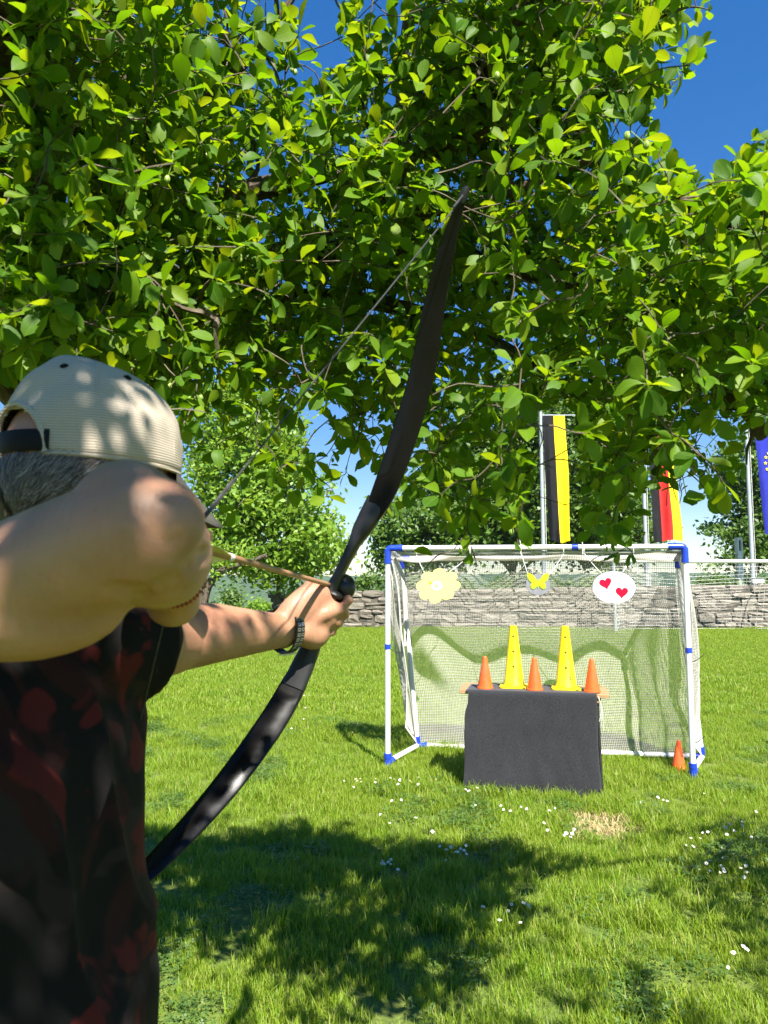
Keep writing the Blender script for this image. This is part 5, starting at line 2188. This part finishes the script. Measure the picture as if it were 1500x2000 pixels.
def bow_hand(mb):
    g = GRIP
    # palm from the wrist to the grip's back, then the web between thumb and forefinger
    back = g - ARW * 0.034
    limb_mesh(mb, [WRI_L, WRI_L.lerp(back, 0.45) - BR * 0.006, back - BU * 0.008 - BR * 0.012], [0.031, 0.036, 0.034], 5, 14, ell=(1.22, 0.8), ref=BU)
    limb_mesh(mb, [WRI_L + BU * 0.008, W(592, 1176, 1.362), W(612, 1165, 1.375), W(640, 1172, 1.385)], [0.026, 0.027, 0.026, 0.016], 5, 12)
    limb_mesh(mb, [W(588, 1232, 1.35), W(612, 1238, 1.375), W(615, 1228, 1.39)], [0.027, 0.030, 0.026], 5, 12)
    # fingers round the grip: knuckles at its left, curling across the front to the right side
    for k, (u, r, ln) in enumerate(((0.016, 0.0105, 1.0), (-0.008, 0.0108, 1.05), (-0.031, 0.0102, 1.0), (-0.052, 0.0092, 0.88))):
        o = g + BU * u
        finger(mb, [o - BR * 0.036 - ARW * 0.026, o - BR * 0.040 + ARW * 0.008, o - BR * 0.028 + ARW * 0.036, o + BR * 0.004 + ARW * 0.042 * ln, o + BR * 0.031 * ln + ARW * 0.024, o + BR * 0.036 * ln - ARW * 0.002], r * 1.08, r * 0.88)
    mb.ball(W(636, 1208, 1.378), 0.0215, 14, 9)
    mb.ball(W(610, 1172, 1.362), 0.012, 12, 8)
    # thumb along the right side
    finger(mb, [W(590, 1236, 1.352), W(612, 1210, 1.355), W(640, 1196, 1.362), W(662, 1190, 1.385), W(674, 1200, 1.41)], 0.018, 0.0108)


def draw_hand(mb):
    n = NOCK
    back = (WRI_R - n)
    fwd = (n - WRI_R).normalized()
    # hand's back from the wrist to the knuckles near the string
    kn = n - ARW * 0.045 - BU * 0.015
    limb_mesh(mb, [WRI_R, WRI_R.lerp(kn, 0.5) - BU * 0.008, kn - BU * 0.006], [0.0255, 0.033, 0.032], 5, 14, ell=(1.2, 0.75), ref=BU)
    mb.ball(W(338, 1176, 0.762), (0.028, 0.03, 0.026), 16, 10)
    limb_mesh(mb, [WRI_R, W(340, 1165, 0.755)], [0.024, 0.026], 4, 12)
    for u in (0.016, -0.010, -0.032):
        o = n + BU * u
        s = -BR * 0.012
        finger(mb, [kn + BU * u * 0.9 + BR * 0.012, o + BR * 0.020 - ARW * 0.010, o + BR * 0.012 + ARW * 0.014, o - BR * 0.010 + ARW * 0.010, o - BR * 0.020 - ARW * 0.010], 0.0105, 0.0085)
    o = n - BU * 0.055
    finger(mb, [kn - BU * 0.045 + BR * 0.008, o + BR * 0.008, o - BR * 0.012 - ARW * 0.004, o - BR * 0.014 - ARW * 0.03], 0.0095, 0.008)
    finger(mb, [WRI_R.lerp(kn, 0.35) - BR * 0.012, WRI_R.lerp(kn, 0.7) - BR * 0.034 + BU * 0.012, kn - BR * 0.036 + BU * 0.028], 0.015, 0.0105)


def head_shape(mb):
    def hp(r, f, u):
        return HEAD + HB @ Vector((r, f, u))
    mb.ball(hp(0, -0.004, 0.025), (0.077, 0.098, 0.098), 26, 18, HB)             # skull
    mb.ball(hp(0, 0.030, -0.045), (0.062, 0.066, 0.078), 22, 14, HB)             # face
    mb.ball(hp(0, 0.052, -0.098), (0.036, 0.036, 0.026), 16, 10, HB)             # chin
    mb.ball(hp(0, 0.086, 0.012), (0.050, 0.016, 0.014), 16, 8, HB)               # brow
    limb_mesh(mb, [hp(0, 0.093, 0.0), hp(0, 0.105, -0.022), hp(0, 0.114, -0.042)], [0.0085, 0.010, 0.0135], 4, 10)   # nose
    for s in (-1, 1):
        mb.ball(hp(s * 0.012, 0.101, -0.045), (0.009, 0.010, 0.008), 10, 7, HB)
        mb.ball(hp(s * 0.038, 0.070, -0.028), (0.022, 0.022, 0.020), 12, 8, HB)  # cheek
        mb.ball(hp(s * 0.050, 0.012, -0.082), (0.018, 0.036, 0.024), 12, 8, HB)  # jaw corner
        # ear
        mb.ball(hp(s * 0.078, -0.006, -0.022), (0.008, 0.019, 0.031), 12, 9, HB)
    mb.ball(hp(0, 0.092, -0.066), (0.024, 0.010, 0.0055), 12, 7, HB)             # lips
    mb.ball(hp(0, 0.090, -0.076), (0.021, 0.010, 0.0060), 12, 7, HB)
    neck0 = hp(0, -0.022, -0.07)
    c = Vector((TC.x, TC.y, 1.43)) - CF * 0.01
    limb_mesh(mb, [neck0, neck0.lerp(c, 0.5) + Vector((-0.004, 0, 0)), c], [0.060, 0.060, 0.076], 5, 18)


def archer():
    root = empty('person', (TC.x, TC.y, 0))
    tag(root, 'archer in beige cap and dark red camouflage shirt aiming a drawn bow', 'person')
    org = Vector((TC.x, TC.y, 0))
    mb = MB()
    mb.loft([torso_ring(z, c, hw * 0.93, (hd[0] * 0.92, hd[1] * 0.92)) for z, c, hw, hd in TORSO])
    head_shape(mb)
    # right arm: raised elbow towards the camera
    dR = (ELB_R - SH_R)
    limb_mesh(mb, [SH_R + Vector((-0.02, 0.05, 0)), SH_R, SH_R.lerp(ELB_R, 0.35) + Vector((0, 0, -0.002)), SH_R.lerp(ELB_R, 0.70) + Vector((0, 0, 0.0)), ELB_R], [0.056, 0.055, 0.047, 0.045, 0.042], 6, 20)
    tri = SH_R.lerp(ELB_R, 0.66)
    mb.ball(tri + Vector((0.0, 0.0, -0.012)), (0.085, 0.045, 0.043), 18, 12)
    mb.ball(W(318, 1020, 0.495), 0.029, 14, 9)                                   # point of the elbow
    mb.ball(W(248, 1000, 0.505), 0.037, 14, 9)
    fo = [ELB_R, ELB_R.lerp(WRI_R, 0.28) + Vector((0.004, 0, -0.006)), ELB_R.lerp(WRI_R, 0.62), WRI_R]
    limb_mesh(mb, fo, [0.041, 0.041, 0.033, 0.0255], 6, 18, ell=[(1, 1)] * 19, ref=BU)
    draw_hand(mb)
    # left arm: stretched to the bow
    limb_mesh(mb, [SH_L - SL * 0.03, SH_L, SH_L.lerp(ELB_L, 0.5), ELB_L], [0.066, 0.064, 0.056, 0.049], 6, 18)
    e2 = W(400, 1238, 1.165)
    limb_mesh(mb, [ELB_L, e2, W(470, 1235, 1.245), WRI_L], [0.047, 0.0485, 0.041, 0.0295], 6, 18)
    bow_hand(mb)
    # hips and legs under the clothes
    for s in (-1, 1):
        hip = TC + SL * (0.095 * s)
        foot = TC + SL * (0.21 * s)
        limb_mesh(mb, [Vector((hip.x, hip.y, 0.90)), Vector((hip.x, hip.y, 0.72)).lerp(Vector((foot.x, foot.y, 0.72)), 0.35), Vector((foot.x, foot.y, 0.48)) - SL * 0.02 * s, Vector((foot.x, foot.y, 0.30)), Vector((foot.x, foot.y, 0.09))], [0.088, 0.082, 0.056, 0.055, 0.036], 5, 16)
    mb.v = [tuple(Vector(v) - org) for v in mb.v]
    raw = mb.mesh('body', M['skin'])
    fix_normals(raw)
    me = evaluated(raw, [('REMESH', {'mode': 'VOXEL', 'voxel_size': 0.0046, 'use_smooth_shade': True}), ('SMOOTH', {'factor': 0.5, 'iterations': 5})])
    me.name = 'body'
    if not me.materials:
        me.materials.append(M['skin'])
    bpy.data.meshes.remove(raw)
    # crease where the forearm folds against the upper arm
    crease = [((225, 1150), (285, 1158), (345, 1128), (398, 1082)), ((262, 1168), (300, 1172), (352, 1150)), ((300, 1040), (330, 1062), (352, 1050))]
    for v in me.vertices:
        q = v.co + org
        if q.y > 0.62 or q.x < -0.3 or q.z < 1.2:
            continue
        a = PX(q)
        for ci, line in enumerate(crease):
            for (x0, y0), (x1, y1) in zip(line, line[1:]):
                t = max(0, min(1, ((a[0] - x0) * (x1 - x0) + (a[1] - y0) * (y1 - y0)) / ((x1 - x0) ** 2 + (y1 - y0) ** 2)))
                d = math.hypot(a[0] - x0 - t * (x1 - x0), a[1] - y0 - t * (y1 - y0))
                wd = (17, 10, 9)[ci]
                if d < wd:
                    v.co = v.co - v.normal * ((0.0042, 0.002, 0.0015)[ci] * (1 - (d / wd) ** 2))
                    break
    me.update()
    link(bpy.data.objects.new('body', me), root)

    # T-shirt
    sb = MB()
    rings = []
    infl = 0.020
    for z, c, hw, hd in [(0.78, (0, 0), 0.170, (0.150, 0.13))] + TORSO[:-1]:
        k = infl + (0.014 if z < 1.1 else 0)
        rings.append(torso_ring(z, c, hw + k, (hd[0] + k, hd[1] + k * 0.8)))
    rings[-1] = torso_ring(1.452, (0, 0), 0.085, (0.068, 0.078))
    sb.loft(rings)
    a = SH_L - SL * 0.05; b = SH_L.lerp(ELB_L, 0.12)
    limb_mesh(sb, [a + Vector((0, 0, -0.01)), SH_L + Vector((0, 0, -0.004)), SH_L.lerp(ELB_L, 0.06), b], [0.078, 0.077, 0.075, 0.070], 5, 18)
    b2 = SH_R.lerp(ELB_R, 0.36)
    limb_mesh(sb, [SH_R + SL * 0.06, SH_R, SH_R.lerp(ELB_R, 0.2), b2], [0.082, 0.08, 0.076, 0.071], 5, 18)
    sb.v = [tuple(Vector(v) - org) for v in sb.v]
    raw = sb.mesh('shirt', M['camo'])
    fix_normals(raw)
    me = evaluated(raw, [('REMESH', {'mode': 'VOXEL', 'voxel_size': 0.0065, 'use_smooth_shade': True}), ('SMOOTH', {'factor': 0.5, 'iterations': 8})])
    bpy.data.meshes.remove(raw)
    if not me.materials:
        me.materials.append(M['camo'])
    # folds that pull from the drawn shoulder towards the left side and hang below
    nrm = [v.normal.copy() for v in me.vertices]
    for v, nn in zip(me.vertices, nrm):
        q = v.co + org
        s = (q - TC).dot(SL); f = (q - TC).dot(CF)
        ax = q.z * 0.8 + s * 1.1
        w = 0.013 * ((1 - abs(math.sin(ax * 17 + 2.5 * noise.noise(q * 4)))) ** 2 - 0.3) * smooth(0.95, 1.2, q.z)
        w += 0.014 * ((1 - abs(math.sin((s * 1.0 + f * 0.9) * 19 + q.z * 3 + 2.2 * noise.noise(Vector((q.x * 5, q.y * 5, q.z * 1.6)))))) ** 2 - 0.3) * smooth(1.25, 0.85, q.z)
        w += 0.014 * noise.noise(Vector((q.x * 7, q.y * 7, q.z * 3.5)))
        v.co = v.co + nn * w
    me.update()
    me.name = 'shirt'
    link(bpy.data.objects.new('shirt', me), root)

    # trousers and shoes
    tb = MB()
    tb.loft([torso_ring(z, (0, 0), hw, hd) for z, hw, hd in ((0.80, 0.172, (0.132, 0.132)), (0.88, 0.172, (0.136, 0.13)), (0.96, 0.168, (0.136, 0.122)))])
    for s in (-1, 1):
        hip = TC + SL * (0.092 * s); foot = TC + SL * (0.21 * s)
        limb_mesh(tb, [Vector((hip.x, hip.y, 0.86)), Vector((hip.x, hip.y, 0.66)).lerp(Vector((foot.x, foot.y, 0.66)), 0.4), Vector((foot.x, foot.y, 0.42)), Vector((foot.x, foot.y, 0.16))], [0.108, 0.098, 0.078, 0.068], 5, 18)
    tb.v = [tuple(Vector(v) - org) for v in tb.v]
    raw = tb.mesh('trousers', M['trouser'])
    fix_normals(raw)
    me = evaluated(raw, [('REMESH', {'mode': 'VOXEL', 'voxel_size': 0.012, 'use_smooth_shade': True}), ('SMOOTH', {'factor': 0.5, 'iterations': 4})])
    bpy.data.meshes.remove(raw)
    if not me.materials:
        me.materials.append(M['trouser'])
    link(bpy.data.objects.new('trousers', me), root)
    for s in (-1, 1):
        foot = TC + SL * (0.21 * s)
        sh = MB()
        rings = []
        for f, w, h in ((-0.085, 0.028, 0.06), (-0.07, 0.038, 0.085), (-0.02, 0.042, 0.105), (0.04, 0.044, 0.085), (0.10, 0.050, 0.062), (0.16, 0.047, 0.048), (0.195, 0.028, 0.032)):
            ring = []
            for k in range(14):
                a_ = 2 * PI * k / 14
                z = max(0.0, h / 2 + h / 2 * math.sin(a_) * 1.0)
                ring.append(foot + CF * f + SL * (w * math.cos(a_)) + Vector((0, 0, z + 0.004)) - org)
            rings.append(ring)
        sh.loft(rings)
        sh.build('shoe', M['shoe'], root)

    # ---- cap
    def hp(r, f, u):
        return HEAD + HB @ Vector((r, f, u)) - org
    cap = bpy.data.objects.new('cap', None)
    cap.empty_display_size = 0.05
    link(cap, root)
    cap.matrix_basis = Matrix.Translation(HEAD - org) @ HB.to_4x4()
    A, Bf, Bb, Hh = 0.0875, 0.112, 0.106, 0.118
    Z0 = 0.022
    na, nz = 96, 26

    def dome(a, t, k=1.0):
        # a: angle from the front, t: 0 brim .. 1 crown
        ph = t * PI / 2
        r = math.cos(ph) ** 0.72 if t < 1 else 0.0
        zz = Hh * math.sin(ph) ** 0.95 if t > 0 else 0
        seam = 1 - 0.010 * (1 - abs(math.sin(3 * a + PI / 2)) ** 0.22) * (1 - t)
        b = Bf if math.cos(a) > 0 else Bb
        pf = 0.012 * max(0, math.cos(a)) * math.sin(ph) * (1 - t)
        tuck = 1.0 - 0.03 * (1 - t) ** 6
        return Vector((A * r * math.sin(a) * k * seam * tuck, (b * r * math.cos(a) + pf) * k * seam * tuck, Z0 + zz * k - 0.004 * math.cos(a)))

    def hole(a, t):
        d = abs(((a - PI + PI) % (2 * PI)) - PI)          # angle from the back
        return (d / 0.50) ** 2 + (t / 0.27) ** 2 < 1.0
    for nm, k in (('cap_crown', 1.0),):
        vs = [dome(2 * PI * i / na, j / nz, k) for j in range(nz) for i in range(na)] + [dome(0, 1, k)]
        fs = []
        for j in range(nz - 1):
            for i in range(na):
                am = 2 * PI * (i + 0.5) / na; tm = (j + 0.5) / nz
                if hole(am, tm):
                    continue
                fs.append((j * na + i, j * na + (i + 1) % na, (j + 1) * na + (i + 1) % na, (j + 1) * na + i))
        for i in range(na):
            fs.append(((nz - 1) * na + i, (nz - 1) * na + (i + 1) % na, nz * na))
        o = MB().add(vs, fs).build(nm, M['cap'], cap, angle=60)
        fix_normals(o.data)
        for v_ in o.data.vertices:
            q_ = v_.co
            nn_ = Vector((q_.x, q_.y, max(0.0, q_.z - Z0))).normalized()
            up_ = min(1.0, max(0.0, (q_.z - Z0) / 0.03))
            v_.co = q_ + nn_ * up_ * (0.0055 * noise.noise(q_ * 17 + Vector((3, 1, 2))) + 0.003 * noise.noise(q_ * 38))
        sm = o.modifiers.new('cloth', 'SOLIDIFY'); sm.thickness = 0.0022; sm.offset = 1
    # binding round the rim and round the opening at the back
    rim = [dome(2 * PI * i / 80, 0.0, 1.006) for i in range(81) if not abs(((2 * PI * i / 80) % (2 * PI)) - PI) < 0.43]
    half = [p for p in rim if p.x >= -1e-6]
    other = [p for p in rim if p.x < 1e-6]
    for seg in (half, other):
        if len(seg) > 3:
            MB().tube(seg, 0.0028, 6).build('rim_binding', M['cap'], cap)
    arch = []
    for q in range(25):
        th = PI * q / 24
        arch.append(dome(PI + 0.515 * math.cos(th), 0.285 * math.sin(th), 1.012))
    MB().tube(arch, 0.0034, 6).build('opening_binding', M['cap'], cap)
    strap = [dome(PI - 0.56 + 1.12 * q / 14, 0.062, 1.02) for q in range(15)]
    MB().tube(strap, 0.0115, 8, ell=(1.0, 0.18), ref=Vector((0, 0, 1))).build('strap', M['cap_dark'], cap)
    MB().ball(dome(0, 1, 1.0) + Vector((0, 0, 0.002)), (0.009, 0.009, 0.004), 12, 6).build('top_button', M['cap_dark'], cap)
    for k in range(6):
        a = PI / 6 + PI / 3 * k
        c = dome(a, 0.62, 1.018)
        c2 = dome(a, 0.62, 1.05)
        dn = (c2 - c).normalized()
        ring = [c + (dn.orthogonal().normalized() * math.cos(w) + dn.cross(dn.orthogonal().normalized()) * math.sin(w)) * 0.0036 for w in np.linspace(0, 2 * PI, 13)]
        e = MB().tube(ring, 0.0013, 5, cap=False)
        e.ball(c - dn * 0.0008, (0.0034, 0.0034, 0.0034), 8, 6)
        e.build('eyelet', M['cap_dark'], cap)
    for k in range(6):
        a = PI / 3 * k
        if k == 3:
            continue
        seam = [dome(a, t, 1.008) for t in np.linspace(0.02, 0.98, 16)]
        MB().tube(seam, 0.0014, 5).build('seam', M['cap'], cap)
    vz = MB()
    nvv, nu = 10, 22
    top, bot = [], []
    for j in range(nvv + 1):
        t = j / nvv
        for i in range(nu + 1):
            w = -1 + 2 * i / nu
            a = w * 0.98
            p0 = dome(a, 0.0, 1.0)
            ext = 0.084 * math.sqrt(max(0, 1 - (abs(w)) ** 2.6)) + 0.001
            p = p0 + Vector((w * 0.004, ext * t, -0.62 * ext * t - 0.030 * w * w * t - 0.002))
            top.append(p)
            bot.append(p + Vector((0, 0, -0.0042)))
    n1 = len(top)
    fs = []
    for j in range(nvv):
        for i in range(nu):
            q = (j * (nu + 1) + i, j * (nu + 1) + i + 1, (j + 1) * (nu + 1) + i + 1, (j + 1) * (nu + 1) + i)
            fs.append(q)
            fs.append(tuple(n1 + x for x in q[::-1]))
    for i in range(nu):
        b0 = nvv * (nu + 1) + i
        fs.append((b0, b0 + 1, n1 + b0 + 1, n1 + b0))
    vz.add(top + bot, fs)
    o = vz.build('visor', M['cap_trim'], cap, angle=50)
    fix_normals(o.data)
    # dark badge on the front panel
    bd = MB()
    vs = [dome(0.42 * (i / 6 - 0.5) * 2, 0.18 + 0.32 * j / 5, 1.016) for j in range(6) for i in range(7)]
    bd.add(vs, [(j * 7 + i, j * 7 + i + 1, (j + 1) * 7 + i + 1, (j + 1) * 7 + i) for j in range(5) for i in range(6)])
    bd.build('badge', M['cap_dark'], cap)

    # ---- hair: short strands all round under the cap
    rng = np.random.default_rng(12)
    V, F = [], []
    count = 0
    for _ in range(15000):
        a = rng.uniform(-PI, PI)                       # from the front
        if abs(a) < 1.05:
            continue
        low = -0.055 if abs(a) > 2.0 else (-0.02 if abs(a) > 1.75 else 0.0)
        if abs(abs(a) - 1.55) < 0.22:
            low = 0.012                                # above the ear
        u = rng.uniform(low - 0.008 * rng.random(), 0.030 if abs(a) > 2.5 else 0.034)
        k = max(0.05, 1 - ((u - 0.025) / 0.098) ** 2)
        r = math.sqrt(k)
        p = Vector((0.0775 * r * math.sin(a), -0.004 + 0.0985 * r * math.cos(a), u))
        nn = Vector((p.x / 0.0775 ** 2, (p.y + 0.004) / 0.0985 ** 2, (u - 0.025) / 0.098 ** 2)).normalized()
        dn = Vector((0, -0.9, -0.75)); dn = (dn - nn * dn.dot(nn)).normalized()
        side = nn.cross(dn)
        L = rng.uniform(0.012, 0.026)
        dn = (dn + side * rng.normal(0, 0.22)).normalized()
        w = 0.00034
        b = len(V)
        q0 = p + nn * 0.0004; q1 = p + dn * L * 0.5 + nn * (0.0030 + 0.002 * rng.random()); q2 = p + dn * L + nn * (0.0028 + 0.004 * rng.random())
        V += [q0 - side * w, q0 + side * w, q1 + side * w, q1 - side * w, q2 + side * w * 0.3, q2 - side * w * 0.3]
        F += [(b, b + 1, b + 2, b + 3), (b + 3, b + 2, b + 4, b + 5)]
    V = [HB @ v + HEAD - org for v in V]
    me = np_mesh('hair', np.array([tuple(v) for v in V]), np.array(F), M['hair'])
    tag(link(bpy.data.objects.new('hair', me), root), kind='stuff')

    # ---- eyes
    for s in (-1, 1):
        MB().ball(hp(s * 0.031, 0.081, -0.004), (0.0125, 0.0125, 0.0105), 14, 9, HB).build('eye', M['pad_white'], root)

    # ---- studded strap on the left wrist
    ax = (W(600, 1222, 1.38) - W(500, 1234, 1.29)).normalized()
    c0 = W(558, 1228, 1.345) - org
    e1 = (BU - ax * BU.dot(ax)).normalized(); e2 = ax.cross(e1)
    strapo = bpy.data.objects.new('wrist_strap', None)
    link(strapo, root)
    ra, rb = 0.0435, 0.0400
    hw = 0.0095
    mb2 = MB()
    rings = []
    n = 40
    for s_, k in ((-hw, 0.965), (-hw, 1.02), (hw, 1.02), (hw, 0.965)):
        rings.append([c0 + ax * s_ + e1 * (ra * k * math.cos(2 * PI * i / n)) + e2 * (rb * k * math.sin(2 * PI * i / n)) for i in range(n)])
    mb2.loft(rings, cap=False)
    mb2.add([p for p in rings[3]] + [p for p in rings[0]], [(i, (i + 1) % n, n + (i + 1) % n, n + i) for i in range(n)])
    mb2.build('band', M['leather'], strapo)
    sq = MB()
    for i in range(30):
        t = 2 * PI * i / 30
        if 2.2 < t < 3.3:
            continue
        nn = (e1 * math.cos(t) + e2 * math.sin(t)); tt = (-e1 * math.sin(t) + e2 * math.cos(t))
        for s_ in (-0.0046, 0.0046):
            c = c0 + ax * s_ + e1 * (ra * 1.03 * math.cos(t)) + e2 * (rb * 1.03 * math.sin(t))
            rot = Matrix((ax, tt, nn)).transposed()
            for dx, dy, sx, sy in ((-0.0023, 0, 0.0009, 0.0055), (0.0023, 0, 0.0009, 0.0055), (0, -0.0023, 0.0046, 0.0009), (0, 0.0023, 0.0046, 0.0009)):
                sq.box(c + rot @ Vector((dx, dy, 0)), (sx, sy, 0.0016), rot)
    tag(sq.build('studs', M['steel'], strapo, smooth=False), kind='stuff')
    t = 2.75
    nn = (e1 * math.cos(t) + e2 * math.sin(t)); tt = (-e1 * math.sin(t) + e2 * math.cos(t))
    c = c0 + nn * 0.0450
    bk = MB().tube([c + ax * a_ + tt * b_ for a_, b_ in ((-0.012, -0.009), (0.012, -0.009), (0.012, 0.009), (-0.012, 0.009), (-0.012, -0.009))], 0.0014, 6)
    bk.build('buckle', M['steel'], strapo)

    # ---- bead bracelet on the right wrist
    axr = (WRI_R - ELB_R).normalized()
    c0 = WRI_R - axr * 0.020 - org
    e1 = (BU - axr * BU.dot(axr)).normalized(); e2 = axr.cross(e1)
    br = MB()
    for i in range(44):
        t = 2 * PI * i / 44
        br.ball(c0 + e1 * (0.0292 * math.cos(t)) + e2 * (0.0292 * math.sin(t)) + axr * 0.002 * math.sin(t * 3), (0.0019, 0.0019, 0.0019), 7, 5)
    br.build('bead_bracelet', M['bead'], root)


archer()


# ------------------------------------------------------------------ summer haze over the valley
def haze():
    mb = MB().box((200, 960, -22.0), (3600, 1960, 80.0))
    t = NT('haze')
    v = t.n.new('ShaderNodeVolumePrincipled')
    v.inputs['Color'].default_value = (0.80, 0.88, 1.0, 1)
    v.inputs['Density'].default_value = 0.00016
    v.inputs['Anisotropy'].default_value = 0.2
    t.link(v.outputs[0], t.out.inputs['Volume'])
    o = mb.build('haze', t.mat, None, smooth=False)
    tag(o, 'thin blue summer haze lying over the valley', 'haze', kind='stuff')


haze()
